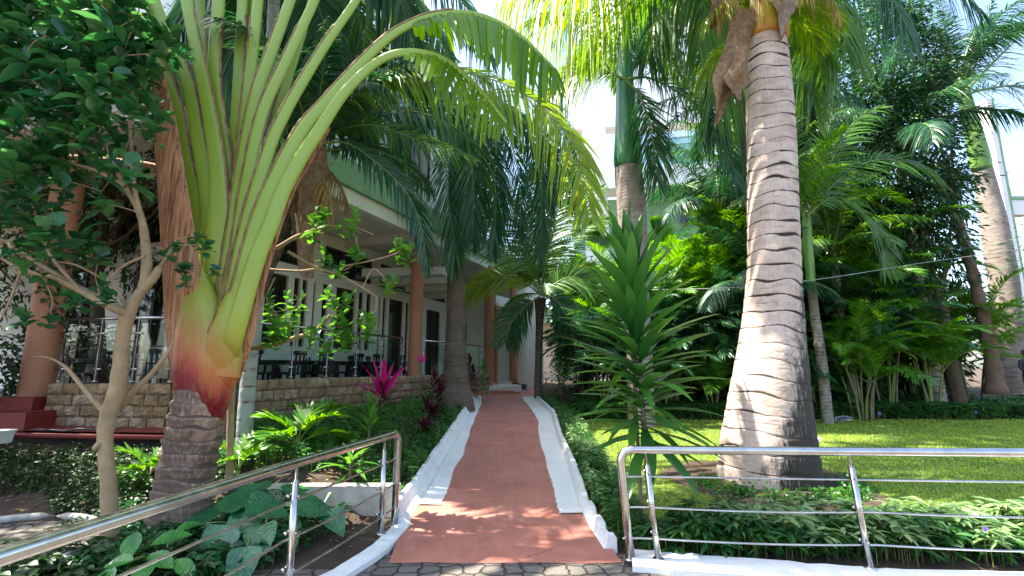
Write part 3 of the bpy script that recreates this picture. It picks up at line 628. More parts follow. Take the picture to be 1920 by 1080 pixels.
def crown(t, c, key, n, sc=1., e=(0,2), a0=0., tiltj=.12, amin=None, amax=None):
    for i in range(n):
        f = i/max(1,n-1); lv = min(2, int((e[0]+(e[1]-e[0]+.99)*f)))
        az = a0+i*GOLD
        if amin is not None: az = amin+(amax-amin)*((i*.618)%1)
        me = PR[key][lv][i%2]
        put(me, 'frond', t, Vector(c)+Vector((math.cos(az)*.05*sc, math.sin(az)*.05*sc, -.12*f*sc)), (RG.normal()*tiltj, RG.normal()*tiltj-(.15-.3*((f*3)%1)), az), sc*RG.uniform(.86,1.1))
def ringtrunk(P, r, mats, name='trunk', parent=None, ring=.16, ring_top=None, flare=.03, wob=.02, na=36, seed=0, lobes=0., dz=.014, strength=1.0, minor=.5):
    g = np.random.default_rng(seed); P = A(P); d = np.concatenate([[0], np.cumsum(np.linalg.norm(np.diff(P,axis=0),axis=1))]); tot = d[-1]
    nz = int(tot/dz); s = np.linspace(0,tot,nz); C_ = np.stack([np.interp(s,d,P[:,i]) for i in range(3)],-1); rr = np.interp(s,d,r)
    T = unit(np.gradient(C_,axis=0)); a = unit(np.cross(T,A((0,1,0)))); b = np.cross(a,T); th = np.arange(na)*2*math.pi/na
    rt = ring_top or ring; inv = s/((ring+(rt-ring)*(s/tot)*.5)); SS,TH = np.meshgrid(s,th,indexing='ij')
    w = sum(g.uniform(.3,1)*np.sin(k*TH+SS*g.uniform(.5,3)+g.uniform(0,6)) for k in (1,1,2,3,5))*wob/ring
    for _ in range(5): w = w + .28*wob/ring*np.sin(g.integers(2,6)*TH+g.uniform(6,14)*SS+g.uniform(0,6))
    ph = inv[:,None]+w; fr = ph-np.floor(ph); rid = np.floor(ph).astype(int)
    tab = g.random(4000); rs = tab[(rid*7+(np.floor(TH/(2*math.pi)*3+tab[rid%4000]*3)).astype(int)*13)%4000]
    fl = flare*np.minimum(fr*1.4,1)**2*(.5+rs)
    dist = np.minimum(fr, 1-fr)*ring; wd = .006+.016*rs**2*(1+np.sin(TH*4+rid))
    mark = np.exp(-(dist/wd)**2)*(.45+.75*rs)*strength
    mark = np.maximum(mark, minor*np.exp(-(np.abs(fr-.5)*ring/.004)**2)*(tab[(rid*3)%4000]>.6))
    rad_ = rr[:,None]*(1+fl)+lobes*np.sin(TH*5+SS*.7)*np.exp(-SS/.5)+.0012*g.normal(size=SS.shape)-.006*mark
    V = C_[:,None]+(a[:,None]*np.cos(TH)[...,None]+b[:,None]*np.sin(TH)[...,None])*rad_[...,None]
    V = np.concatenate([V,V[:,:1]],1); mk = np.concatenate([mark,mark[:,:1]],1)
    mb = MB(); mb.grid(V[:, ::-1]); mk = mk[:, ::-1]
    return mb.build(name, mats, parent, attr=mk.reshape(-1))
def pxr(lst, Y): return A([rad(p[0],p[1],p[2],Y) for p in lst])
def trunk_px(lst, Y, n=20):
    P = A([aty(p[0],p[1],Y) for p in lst]); rr = pxr(lst,Y); q = spline(np.concatenate([P,rr[:,None]],1), n); return q[:,:3], q[:,3]
# ---------------------------------------------------------------- the big bottle-shaped palm on the lawn
YB = 7.0
L_ = [(1442,912,99),(1441,880,97),(1440,840,93),(1441,800,87),(1442,750,79),(1445,700,72),(1447,650,65),(1449,600,59),(1450,550,54.5),(1451,500,51.5),(1449,400,49),(1447,300,47.5),(1443,200,45.5),(1437,120,43),(1433,78,41)]
P_, r_ = trunk_px(L_, YB, 60); cb = P_[0]
big = empty('royal_palm', (cb[0],cb[1],float(H(cb[0],cb[1]))), 'thick pinkish grey palm trunk with a swollen dark stained foot on the lawn', 'palm tree')
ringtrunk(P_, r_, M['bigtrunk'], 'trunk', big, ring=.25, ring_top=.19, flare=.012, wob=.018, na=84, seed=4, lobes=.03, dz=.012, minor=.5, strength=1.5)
tp = P_[-1]; mb = MB()
cs = [(1433,82,44),(1434,60,47),(1432,30,45),(1428,-10,38),(1424,-80,30),(1420,-170,22)]
Q,rq = trunk_px(cs, YB, 14); mb.tube(Q, rq, 28)
m,t = mat('orange_crownshaft'); v = coords(t); sx = N(t,'SeparateXYZ'); t.links.new(v, sx.inputs[0])
hh = math_(t,'ADD', math_(t,'MULTIPLY', math_(t,'SUBTRACT', sx.outputs[2], float(Q[0][2]-big.location.z)*0+float(Q[0][2])), 1.0), math_(t,'MULTIPLY', noise(t, coords(t,(1,1,.4)), 4, 5), .25))
col = ramp(t, hh, [(.05,(.10,.035,.015)),(.14,(.50,.20,.03)),(.30,(.52,.38,.03)),(.6,(.35,.42,.04)),(1,(.22,.36,.05))])
col = mixc(t, ramp(t, noise(t, coords(t,(3,3,1)), 3, 6, .7), [(.52,(0,0,0)),(.66,(.8,.8,.8))]), col, (.25,.13,.06)); finish(t, col, .4); M['oshaft'] = m
mb.build('crownshaft', M['oshaft'], big)
def rag(px_list, Y, w, name, m_, parent, seed=0, depth=.06, ny=26, nx=9):     # torn fibrous sheath hanging down
    g = np.random.default_rng(seed); P = pxs(px_list, Y, ny); t_ = np.linspace(0,1,ny)[:,None]; u = np.linspace(-1,1,nx)[None]
    W_ = np.interp(t_[:,0], np.linspace(0,1,len(w)), w)[:,None]
    x = P[:,0:1]+u*W_*(1+.12*np.sin(t_*14+seed)); z = P[:,2:3]+.02*g.normal(size=(ny,nx))*t_; y = P[:,1:2]-depth*np.cos(u*1.5+t_*2)+.03*np.sin(u*4+t_*9+seed)
    mb = MB(); V = np.stack([x,y,z],-1); mb.grid(V); V2 = V+A((0,.008,0)); mb.grid(V2[:, ::-1]); o = mb.build(name, m_, parent)
    return o
rag([(1400,20),(1380,85),(1362,150),(1350,200),(1342,235)], 6.75, [.16,.22,.20,.10,.02], 'dead_sheath', M['fibre'], big, 1)
rag([(1392,90),(1384,140),(1376,165),(1390,195)], 6.62, [.10,.20,.18,.03], 'dead_sheath', M['fibre'], big, 2, .09)
rag([(1476,-40),(1470,20),(1466,70)], 6.6, [.22,.17,.03], 'dead_sheath', simple('grey_fibre',(.42,.35,.28),.95,var=.3,sc=12,bmp=.8), big, 3)
rag([(1350,-30),(1345,20),(1325,60)], 6.8, [.20,.14,.03], 'dead_sheath', M['fibre'], big, 5)
cpt = aty(1424,-130,YB); crown(big, cpt, 'coco', 15, 1.5, (0,2), 1.0)
for i,(az,tl) in enumerate(((-.4,.5),(3.6,.5),(-1.4,.7),(4.3,.75))): put(PR['dry'][0][i%2], 'dead_frond', big, aty(1430,-10,YB), (0,.1,az), .62)
for i,az in enumerate((2.4,.3,-.15,3.35)): put(fmesh('frond', GY, arch(1.9, 15, 100), n=60, L=.6, w=.04, hang=.6, rr=.02), 'frond', big, aty(1432,20 if i else 70,YB), (0,0,az), .7)
# ---------------------------------------------------------------- traveller's palm
YT = 5.15
trv = empty('travellers_palm', tuple(A(aty(330,1000,YT))*A((1,1,0))+A((0,0,.02))), 'tall fan palm of green leaf stalks rising from an orange red base on peeling trunk', 'palm tree')
P_, r_ = trunk_px([(330,1040,66),(335,985,63),(342,930,59),(350,880,56),(360,830,54),(368,790,53),(375,755,51),(379,728,50)], YT, 30)
ringtrunk(P_, r_, M['ravtrunk'], 'trunk', trv, ring=.125, flare=.09, wob=.020, na=64, seed=9, dz=.008, strength=1.1, minor=.2)
m,t = mat('petiole'); v = coords(t); sx = N(t,'SeparateXYZ'); t.links.new(v, sx.inputs[0])
zz = math_(t,'ADD', math_(t,'ADD', sx.outputs[2], math_(t,'MULTIPLY', sx.outputs[0], .75)), math_(t,'MULTIPLY', noise(t, coords(t,(3,3,.7)), 2.2, 5), .55))
zz = math_(t,'ADD', math_(t,'MULTIPLY', zz, .35), .45)
def s_(z): return .35*(z-.75*3.1+.27)+.45
col = ramp(t, zz, [(s_(1.42),(.20,.008,.020)),(s_(1.55),(.34,.045,.018)),(s_(1.75),(.42,.13,.025)),(s_(2.0),(.33,.22,.03)),(s_(2.3),(.29,.33,.02)),(s_(3.4),(.24,.35,.03))])
fine = noise(t, coords(t,(22,22,1.2)), 2, 5, .6); col = mixc(t, ramp(t, fine, [(.5,(0,0,0)),(.8,(.35,.35,.35))]), col, (.28,.38,.06))
bl = noise(t, coords(t,(2.2,2.2,.9)), 3.1, 7, .75); g1 = math_(t,'MULTIPLY', ramp(t, bl, [(.60,(0,0,0)),(.70,(.85,.85,.85))]), ramp(t, zz, [(s_(1.9),(1,1,1)),(s_(2.5),(.10,)*3)])); col = mixc(t, g1, col, (.06,.02,.012))
finish(t, col, .36, 0, bump(t, fine, .25, .01), .5); M['petiole'] = m
M['margin'] = simple('dry_margin', (.42,.26,.13), .8, c2=(.11,.05,.028), sc=9, bmp=.4)
m,t = mat('peeling_sheath'); v = coords(t); fine = noise(t, coords(t,(16,16,1.0)), 2.2, 6, .7)
col = ramp(t, fine, [(.34,(.07,.024,.014)),(.47,(.36,.15,.06)),(.66,(.58,.31,.15))]); sx = N(t,'SeparateXYZ'); t.links.new(v, sx.inputs[0])
col = mixc(t, ramp(t, math_(t,'ADD', math_(t,'MULTIPLY', sx.outputs[2], .5), math_(t,'MULTIPLY', noise(t, v, 5, 6), .3)), [(.5*2.0+.12,(1,1,1)),(.5*2.5+.16,(0,0,0))]) if False else .0, col, (.3,.1,.03))
col = mixc(t, ramp(t, noise(t, coords(t,(5,5,.6)), 2.4, 7, .75), [(.56,(0,0,0)),(.64,(.9,.9,.9))]), col, (.055,.022,.014)); finish(t, col, .75, 0, bump(t, fine, .6, .02)); M['sheath'] = m
def petiole(lst, Y, widths, label=None, m_='petiole', margin=1, n=70, seed=0, depth=.42, name='leaf_stalk'):
    """lst pixel centre line from the foot to the tip; a channelled stalk (elliptic section with a groove)"""
    P = pxs(lst, Y, n); wp = np.interp(np.linspace(0,1,n), np.linspace(0,1,len(widths)), widths); g = np.random.default_rng(seed)
    r = A([rad(960+(p[0]*F/max(p[1]*cp+(p[2]-CAM_H)*sp,.5)), 540, w, 1)*max(p[1]*cp+(p[2]-CAM_H)*sp,.5)/cp for p,w in zip(P,wp)])
    r = wp/F*(P[:,1]*cp+(P[:,2]-CAM_H)*sp)
    T = unit(np.gradient(P,axis=0)); f = A((0,-1,0)); sd = unit(np.cross(T,f)); fw = np.cross(sd,T)
    th = np.linspace(0,2*math.pi,21); c, s = np.cos(th), np.sin(th)
    prof_f = np.where(s>0, s*(.62+.12*np.cos(2*th)), s*.45)*depth*1.6
    V = P[:,None]+sd[:,None]*(r[:,None]*c[None])[...,None]+fw[:,None]*(r[:,None]*prof_f[None])[...,None]
    mb = MB(); mb.grid(V)
    if margin:
        k = int(n*.80); w_ = (.007+.010*g.random(k))*np.linspace(1.5,.5,k); e_ = P[:k]+sd[:k]*(margin*r[:k,None]*.985)+fw[:k]*(r[:k,None]*.12)
        o_ = e_+sd[:k]*margin*w_[:,None]+fw[:k]*.012; mb.grid(np.stack([e_-sd[:k]*margin*.012+fw[:k]*.014,o_,e_-fw[:k]*.02],1), 1)
    o = mb.build(name, [M[m_], M['margin']], trv)
    if label: o['label'] = label
    return P
SB = [  # foot -> tip, in photo pixels, with per-stalk depth; alternate left/right
 ([(392,700),(390,600),(380,450),(350,300),(325,175),(262,55),(215,-60)], 5.24, [44,38,24,17,15,13,10], 1),
 ([(398,705),(400,580),(395,400),(370,250),(350,150),(300,30),(262,-90)], 5.20, [40,34,26,20,18,15,12], 1),
 ([(402,705),(410,560),(410,350),(395,225),(370,100),(350,0),(332,-120)], 5.14, [38,34,25,21,18,17,14], 1),
 ([(408,705),(420,600),(424,450),(420,300),(402,150),(410,0),(414,-140)], 5.26, [36,34,26,22,19,18,14], 1),
 ([(415,700),(425,600),(432,450),(440,300),(448,140),(455,0),(462,-130)], 5.34, [30,28,22,18,16,14,12], 1),
 ([(412,705),(428,600),(442,430),(454,290),(468,150),(484,0),(495,-130)], 5.22, [30,28,22,19,17,15,13], -1),
 ([(414,705),(428,600),(440,430),(457,300),(482,175),(512,90),(550,-15),(590,-120)], 5.10, [34,30,22,19,18,17,15,12], -1),
 ([(416,705),(432,600),(446,470),(464,340),(492,212),(536,115),(590,0),(640,-120)], 5.03, [34,28,21,18,17,16,14,12], -1),
 ([(418,705),(438,600),(462,430),(505,280),(530,222),(557,172),(612,82),(668,0),(720,-90)], 4.97, [32,27,20,18,17,16,14,12,10], -1),
]
SB += [([(404,705,5.4),(404,620),(400,480),(398,330),(385,150),(375,0),(365,-130)], 5.42, [30,26,20,17,15,13,10], 1),
 ([(412,705,5.4),(424,600),(445,430),(452,290),(468,140),(470,0),(478,-130)], 5.44, [30,26,20,17,15,13,10], -1),
 ([(416,705,5.4),(440,600),(470,450),(498,300),(530,180),(570,50),(610,-80)], 5.36, [30,26,19,16,14,12,9], -1),
 ([(394,705,5.4),(388,620),(378,480),(353,330),(322,150),(282,20),(245,-100)], 5.38, [30,26,19,16,14,12,9], 1)]
for i,(l_,Y_,w_,mg) in enumerate(SB): petiole(l_, Y_, [w_[0],w_[1]]+[q*.68 for q in w_[2:]], margin=mg, seed=i)
arc1 = petiole([(414,708,5.2),(426,660,5.02),(436,610),(462,500),(490,400),(530,310),(570,240),(605,200),(672,125),(740,62),(820,28),(900,30),(975,68),(1040,130)], 4.92, [28,23,19,17,16,15,14,13,11,9,8,6.5,5,2], 'long arching leaf stalk', margin=-1, seed=11, n=110)
arc2 = petiole([(418,708,5.2),(430,665,4.98),(442,620),(480,490),(510,415),(530,360),(565,295),(595,250),(645,175),(705,118),(760,98),(830,110),(900,170),(950,230)], 4.86, [28,23,19,17,16,15,14,13,11,9,8,6,5,2], 'lower arching leaf stalk with purplish underside', margin=0, seed=12, n=110)
petiole([(430,700,5.2),(452,640),(488,520),(516,430),(546,355),(584,292),(618,240)], 4.98, [26,22,13,11,9,7,3], 'dark purple brown edge of the outer stalk', 'maroonstalk' if 'maroonstalk' in M else 'sheath', margin=0, seed=13)
petiole([(372,745,5.2),(366,700,5.08),(352,600),(338,480),(322,340),(308,230),(297,140)], 5.0, [40,46,42,34,27,22,11], 'dead brown peeling sheath', 'sheath', margin=0, seed=14, depth=.3)
# swollen overlapping sheath bases (orange red below, green above)
petiole([(380,768,5.2),(382,735,5.06),(380,690),(377,640),(372,560),(368,500)], 5.02, [46,53,54,50,34,10], 'orange and red sheath base', margin=0, seed=15, depth=.55, name='sheath_base')
petiole([(402,742,5.22),(406,705,5.04),(424,630),(446,560),(470,500)], 4.94, [28,40,32,24,9], 'yellow green sheath base', margin=-1, seed=16, depth=.55, name='sheath_base')
# blades: torn paddle leaves along the upper rachis
def paddle(P, i0, i1, n, L, w, hang, nm='leaf_blade', both=True, up=(0,-.5,.85), tip=.35):
    mb = MB(); frond(mb, P[i0:i1], n=n, L=L, w=w, ang=74, hang=hang, vee=-.15, s0=.02, rr=.006, jit=.035, up=up, tip=tip, prof=[(0,.9),(.3,1),(.75,.95),(.95,.6),(1,.1)])
    o = mb.build(nm, [M['ravenala'], M['stem_green']], trv); return o
paddle(arc1, 79, 110, 30, .72, .080, .55); paddle(arc2, 84, 110, 22, .45, .055, .7)
for i,(l_,Y_,w_,mg) in enumerate(SB):
    P0 = pxs(l_[-2:], Y_); d0 = unit(P0[1]-P0[0]); s0_ = P0[1]; pts = [s0_]; d = d0.copy()
    for k in range(14): d = unit(d+A((.05*(1 if d0[0]>0 else -1),-.03+.02*(i%3),-.09))); pts.append(pts[-1]+d*.15)
    pts = A(pts); paddle(pts, 0, 15, 34, .52, .085, .35)
# dead leaf stalk lying across towards the left
mb = MB(); mb.tube(pxs([(85,292),(150,296),(220,302),(290,312),(330,335)], 5.3, 20), [.02]*3+[.035]*14+[.03]*3, 10, ell=.5); mb.build('dead_stalk', M['sheath'], trv)
# ---------------------------------------------------------------- other palms with their trunks
def palm(name, lst, Y, m_, label, key, nf, sc, e=(0,2), a0=0., shaft=None, shaft_m='shaft', seed=0, ring=.12, cpt=None, ground=True, amin=None, amax=None, flare=.02, dead=0, na=30, strength=1.0):
    P_, r_ = trunk_px(lst, Y, 24); b = P_[0]; gz = float(H(b[0],b[1]))
    if ground and b[2] > gz-.05: P_ = np.vstack([[b[0],b[1],gz-.08], P_]); r_ = np.concatenate([[r_[0]*1.08], r_])
    t = empty(name, (float(b[0]),float(b[1]),gz), label, 'palm tree')
    ringtrunk(P_, r_, M[m_], 'trunk', t, ring=ring, seed=seed, na=na, dz=.025, flare=flare, wob=.006, strength=strength)
    top = P_[-1]
    if shaft:
        Q,rq = trunk_px(shaft, Y, 16); mb = MB(); mb.tube(Q, rq, 22); mb.build('crownshaft', M[shaft_m], t); top = Q[-1]
    if cpt is not None: top = cpt
    crown(t, Vector(top), key, nf, sc, e, a0, amin=amin, amax=amax)
    for i in range(dead): put(PR['dry'][i%3][i%2], 'dead_frond', t, Vector(top)-Vector((0,0,.2)), (0,0,1.3+i*2.2), sc*.6)
    return t
def own_frond(t, lst, Y, mats, **kw):
    kw.setdefault('up', (RG.normal()*.1,-.85,.5)); mb = MB(); frond(mb, pxs(lst, Y, 26), **kw); return mb.build('frond', mats, t)
# A: dark hairy trunk leaning behind the stalks, crown beside the upper wall
pa = palm('date_palm', [(432,868,17),(433,800,17),(438,700,17),(460,610,16),(492,520,17),(525,440,18),(556,360,19),(585,280,20)], 7.1, 'darktrunk', 'dark hairy palm trunk leaning behind the fan palm with its crown against the upper wall', 'coco_dark', 11, .85, (0,1), .4, seed=21, ring=.06, dead=3)
own_frond(pa, [(592,250),(640,190),(700,150),(770,132),(840,133),(920,148),(1000,185),(1060,250),(1095,330),(1108,410)], 6.9, GY, n=86, L=.95, w=.055, ang=62, hang=.55, vee=-.05, rr=.018, s0=.12)
own_frond(pa, [(592,262),(650,240),(705,235),(780,262),(850,285),(890,300)], 7.0, G, n=50, L=.48, w=.04, ang=55, hang=.35, vee=.1, rr=.016)
own_frond(pa, [(595,270),(650,268),(705,305),(760,358),(790,425),(800,500)], 6.9, GD, n=46, L=.50, w=.042, ang=38, hang=.3, vee=.0, rr=.016, s0=.12)
own_frond(pa, [(595,262),(660,225),(740,205),(830,225),(890,270)], 7.3, GD, n=56, L=.7, w=.045, ang=58, hang=.6, vee=.0, rr=.016)
own_frond(pa, [(590,250),(640,150),(720,70),(800,40),(880,60)], 7.6, G, n=60, L=.85, w=.05, ang=58, hang=.7, vee=.0, rr=.018)
for i,(l_,w_) in enumerate((([(578,300),(582,380),(574,450),(576,520)],[.16,.17,.13,.05]),([(600,280),(598,330),(592,400)],[.10,.12,.03]),([(566,330),(560,400),(566,470)],[.08,.10,.03]))):
    rag(l_, 6.9+.08*i, w_, 'dead_fibre', M['fibre'], pa, 7+i, .08)
for l_,Y_,mt in (([(592,255),(660,150),(740,110),(820,170),(850,260)],8.2,GD),([(592,255),(620,180),(680,110),(760,80),(850,110)],8.8,GD)):
    own_frond(pa, l_, Y_, mt, n=60, L=.8, w=.05, ang=48, hang=.5, vee=.0, rr=.016)
# B: pale ringed trunk
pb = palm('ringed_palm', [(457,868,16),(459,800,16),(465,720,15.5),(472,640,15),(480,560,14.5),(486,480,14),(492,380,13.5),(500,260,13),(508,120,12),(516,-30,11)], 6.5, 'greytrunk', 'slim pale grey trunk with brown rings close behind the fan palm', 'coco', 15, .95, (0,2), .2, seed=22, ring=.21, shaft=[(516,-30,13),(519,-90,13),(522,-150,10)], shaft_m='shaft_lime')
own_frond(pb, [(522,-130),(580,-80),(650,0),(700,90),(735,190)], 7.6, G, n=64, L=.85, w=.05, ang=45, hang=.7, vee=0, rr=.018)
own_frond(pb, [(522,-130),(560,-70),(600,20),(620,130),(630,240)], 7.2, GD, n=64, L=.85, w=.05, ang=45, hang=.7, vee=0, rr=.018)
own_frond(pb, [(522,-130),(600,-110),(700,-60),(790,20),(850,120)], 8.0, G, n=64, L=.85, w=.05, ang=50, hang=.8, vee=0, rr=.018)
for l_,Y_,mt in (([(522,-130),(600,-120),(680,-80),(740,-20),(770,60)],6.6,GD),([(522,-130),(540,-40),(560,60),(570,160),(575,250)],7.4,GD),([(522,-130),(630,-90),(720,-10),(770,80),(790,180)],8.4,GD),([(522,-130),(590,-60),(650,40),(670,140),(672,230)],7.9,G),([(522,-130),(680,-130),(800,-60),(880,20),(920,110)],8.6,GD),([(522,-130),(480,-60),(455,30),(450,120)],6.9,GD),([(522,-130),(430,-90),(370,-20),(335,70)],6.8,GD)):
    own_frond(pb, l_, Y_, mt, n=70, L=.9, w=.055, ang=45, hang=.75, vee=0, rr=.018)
# C: trunk standing at the path edge with hanging blue-green fronds
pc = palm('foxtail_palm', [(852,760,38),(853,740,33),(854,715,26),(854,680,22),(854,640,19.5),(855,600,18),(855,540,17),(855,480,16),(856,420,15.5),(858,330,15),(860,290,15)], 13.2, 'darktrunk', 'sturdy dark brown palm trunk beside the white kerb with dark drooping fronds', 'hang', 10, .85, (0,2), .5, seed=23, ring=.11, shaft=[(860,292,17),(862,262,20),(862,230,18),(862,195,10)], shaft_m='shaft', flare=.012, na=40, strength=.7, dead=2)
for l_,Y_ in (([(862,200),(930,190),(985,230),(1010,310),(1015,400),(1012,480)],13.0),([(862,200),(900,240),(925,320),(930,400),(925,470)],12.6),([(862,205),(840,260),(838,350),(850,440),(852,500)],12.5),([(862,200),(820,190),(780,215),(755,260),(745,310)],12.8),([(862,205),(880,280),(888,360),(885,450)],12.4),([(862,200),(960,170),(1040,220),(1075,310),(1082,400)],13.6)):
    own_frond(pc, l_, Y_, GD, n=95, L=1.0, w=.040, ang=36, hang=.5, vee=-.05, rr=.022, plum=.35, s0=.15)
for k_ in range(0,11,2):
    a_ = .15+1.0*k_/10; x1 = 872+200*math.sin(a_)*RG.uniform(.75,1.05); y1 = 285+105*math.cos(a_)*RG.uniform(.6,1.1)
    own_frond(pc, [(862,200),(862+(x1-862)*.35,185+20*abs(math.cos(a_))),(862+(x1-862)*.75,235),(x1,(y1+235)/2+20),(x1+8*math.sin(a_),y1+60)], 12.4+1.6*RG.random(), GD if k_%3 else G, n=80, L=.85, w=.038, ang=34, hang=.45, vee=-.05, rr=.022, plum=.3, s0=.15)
# D: young coconut at the end of the path
pd = palm('coconut_palm', [(1010,752,8.5),(1009,720,7.5),(1010,680,7),(1011,630,7),(1012,590,8),(1013,560,12)], 16.0, 'darktrunk', 'small coconut palm with thin dark trunk at the far right bend of the path', 'coco', 6, .62, (1,2), 1.5, seed=24, ring=.12, cpt=aty(1013,548,16.0), dead=1)
for l_,mt,Y_ in (([(1013,552),(1022,500),(1035,440),(1050,370),(1066,300)],G,16.),([(1013,552),(985,500),(940,465),(890,455),(855,470)],G,15.6),([(1013,552),(970,522),(925,520),(890,540),(870,560)],GY,15.7),([(1012,556),(985,575),(962,600),(948,640)],GD,15.6),([(1014,552),(1050,515),(1095,505),(1130,530)],GY,16.),([(1013,552),(1000,480),(965,400),(930,330)],G,16.4),([(1013,550),(1060,470),(1110,420),(1150,410)],G,16.6)):
    own_frond(pd, l_, Y_, mt, n=70, L=.95, w=.06, ang=52, hang=.28, vee=.12, rr=.025, s0=.15)
for l_,mt,Y_ in (([(1013,552),(1000,470),(985,400),(990,320)],GD,16.2),([(1013,552),(960,440),(905,400),(862,410)],G,16.3),([(1013,552),(1065,520),(1110,540),(1140,600)],G,15.5),([(1013,552),(1045,440),(1090,370),(1130,350)],G,16.3),([(1013,552),(1040,560),(1065,600),(1075,650)],GD,15.4),([(1013,552),(1010,450),(1030,360),(1045,280)],GD,16.6)):
    own_frond(pd, l_, Y_, mt, n=75, L=1.05, w=.06, ang=50, hang=.28, vee=.12, rr=.025, s0=.12)
# E: royal palm in the middle with a smooth green shaft
pe = palm('royal_palm', [(1204,800,27),(1202,740,25),(1199,660,24),(1195,580,24),(1191,510,25),(1188,450,26),(1184,390,27),(1180,345,26.5),(1178,316,25.5)], 12.0, 'royaltrunk', 'straight royal palm with smooth deep green crownshaft behind the long leaved dracaena', 'royal', 15, 1.12, (0,2), .9, seed=25, ring=.10, shaft=[(1178,318,24.5),(1177,300,27),(1176,260,24),(1174,210,20),(1172,170,17),(1172,120,14),(1172,60,9)], flare=.012, na=44, strength=.6)
for l_,mt,Y_ in (([(1174,150),(1215,145),(1270,172),(1320,215),(1365,290),(1385,350)],GD,11.7),([(1174,140),(1200,100),(1250,30),(1290,-40)],GD,12),([(1174,150),(1120,130),(1060,150),(1010,220)],GD,11.8),([(1174,130),(1180,60),(1200,-60)],GD,12.4),([(1174,145),(1225,90),(1300,70),(1360,120),(1390,200)],G,12.2),([(1174,150),(1205,190),(1225,270),(1232,340)],GD,11.5)):
    own_frond(pe, l_, Y_, mt, n=90, L=.95, w=.042, ang=48, hang=.55, vee=0, rr=.035, plum=.45, s0=.10)
# F: royal palm at the right edge
pf = palm('royal_palm', [(1912,735,40),(1905,712,37),(1898,670,33),(1890,600,31),(1882,530,31),(1872,470,30),(1862,410,27),(1852,360,23),(1843,318,20)], 17.0, 'royaltrunk', 'leaning royal palm with grey ringed trunk and lime shaft by the white tower', 'royal_dark', 11, 1.25, (0,1), .4, seed=26, ring=.30, shaft=[(1842,320,20.5),(1838,300,22),(1828,260,20),(1818,220,17),(1808,180,14),(1800,140,9)], shaft_m='shaft_lime', flare=.008, na=44, strength=.8)
for l_,mt,Y_ in (([(1806,175),(1850,130),(1900,80),(1960,20)],G,16.5),([(1806,178),(1860,165),(1920,165),(1990,220)],GD,16.5),([(1806,175),(1840,90),(1860,0)],GD,17)):
    own_frond(pf, l_, Y_, mt, n=80, L=1.1, w=.05, ang=45, hang=.5, vee=0, rr=.05, plum=.4, s0=.12)
# G: slim palm with green upper stem beside the big trunk
pg = palm('christmas_palm', [(1545,720,11),(1541,680,10.5),(1535,640,10),(1529,600,9.5),(1524,560,9),(1521,535,9)], 12.3, 'royaltrunk', 'slim leaning palm with lime green upper stem just right of the thick trunk', 'areca', 8, 1.35, (0,2), .3, seed=27, ring=.09, shaft=[(1521,537,8.5),(1518,500,10),(1515,460,9.5),(1513,420,9),(1512,395,7)], shaft_m='shaft_lime')
for l_,Y_ in (([(1513,400),(1560,300),(1600,230),(1655,200)],12.2),([(1513,405),(1570,340),(1640,300),(1720,310),(1770,350)],12.),([(1513,405),(1490,300),(1480,220),(1500,150)],12.4),([(1513,405),(1560,370),(1610,390),(1650,450),(1660,510)],11.9),([(1513,400),(1470,330),(1420,300),(1380,320)],12.5),([(1513,400),(1540,300),(1560,200),(1540,130)],12.5)):
    own_frond(pg, l_, Y_, G, n=62, L=.85, w=.055, ang=50, hang=.35, vee=.15, rr=.02, s0=.15)
# overhead palm whose hanging leaflets show at the top centre (its trunk stands outside the frame behind the lawn rail)
ph = empty('coconut_palm', (2.6,9.4,.2), 'sunlit frond curtain of yellow green leaflets hanging into the top of the view', 'palm tree')
own_frond(ph, [(1250,-190),(1180,-110),(1110,-45),(1040,-20),(980,-15),(930,10)], 8.2, GY, n=90, L=1.25, w=.045, ang=70, hang=1.5, vee=-.2, rr=.02, jit=.05, up=(0,0,1))
own_frond(ph, [(1250,-190),(1200,-90),(1140,-20),(1080,10),(1030,60)], 8.8, GY, n=80, L=1.1, w=.045, ang=65, hang=1.5, vee=-.2, rr=.02, up=(0,0,1))
own_frond(ph, [(1250,-190),(1290,-80),(1320,0),(1310,90)], 8.6, G, n=80, L=.95, w=.045, ang=50, hang=1.1, vee=-.1, rr=.02)
for l_,Y_,mt in (([(1430,-160),(1390,-60),(1330,-20),(1270,0),(1225,50)],9.6,G),([(1430,-160),(1400,-40),(1360,20),(1340,100),(1335,190)],9.2,G),([(1430,-160),(1340,-110),(1270,-50),(1230,30),(1215,110)],10.2,GD),([(1430,-160),(1520,-80),(1570,0),(1590,90)],9.4,G),([(1430,-160),(1560,-110),(1650,-40),(1700,50)],9.8,GD),([(1430,-160),(1500,-20),(1520,80),(1525,180)],10.2,G),([(1430,-160),(1600,-120),(1750,-60),(1850,30)],10.5,GD),([(1430,-160),(1450,-60),(1380,60),(1350,160),(1340,260)],10.6,GD)):
    own_frond(ph, l_, Y_, mt, n=90, L=1.15, w=.048, ang=52, hang=1.1, vee=-.1, rr=.02, plum=.2)
P_ = spline([(2.9,9.6,.15),(2.95,9.5,3.5),(2.8,9.2,6.5),tuple(aty(1250,-190,8.6))], 20)
crown(ph, aty(1250,-200,8.6), 'coco', 9, 1.1, (0,1), .2)
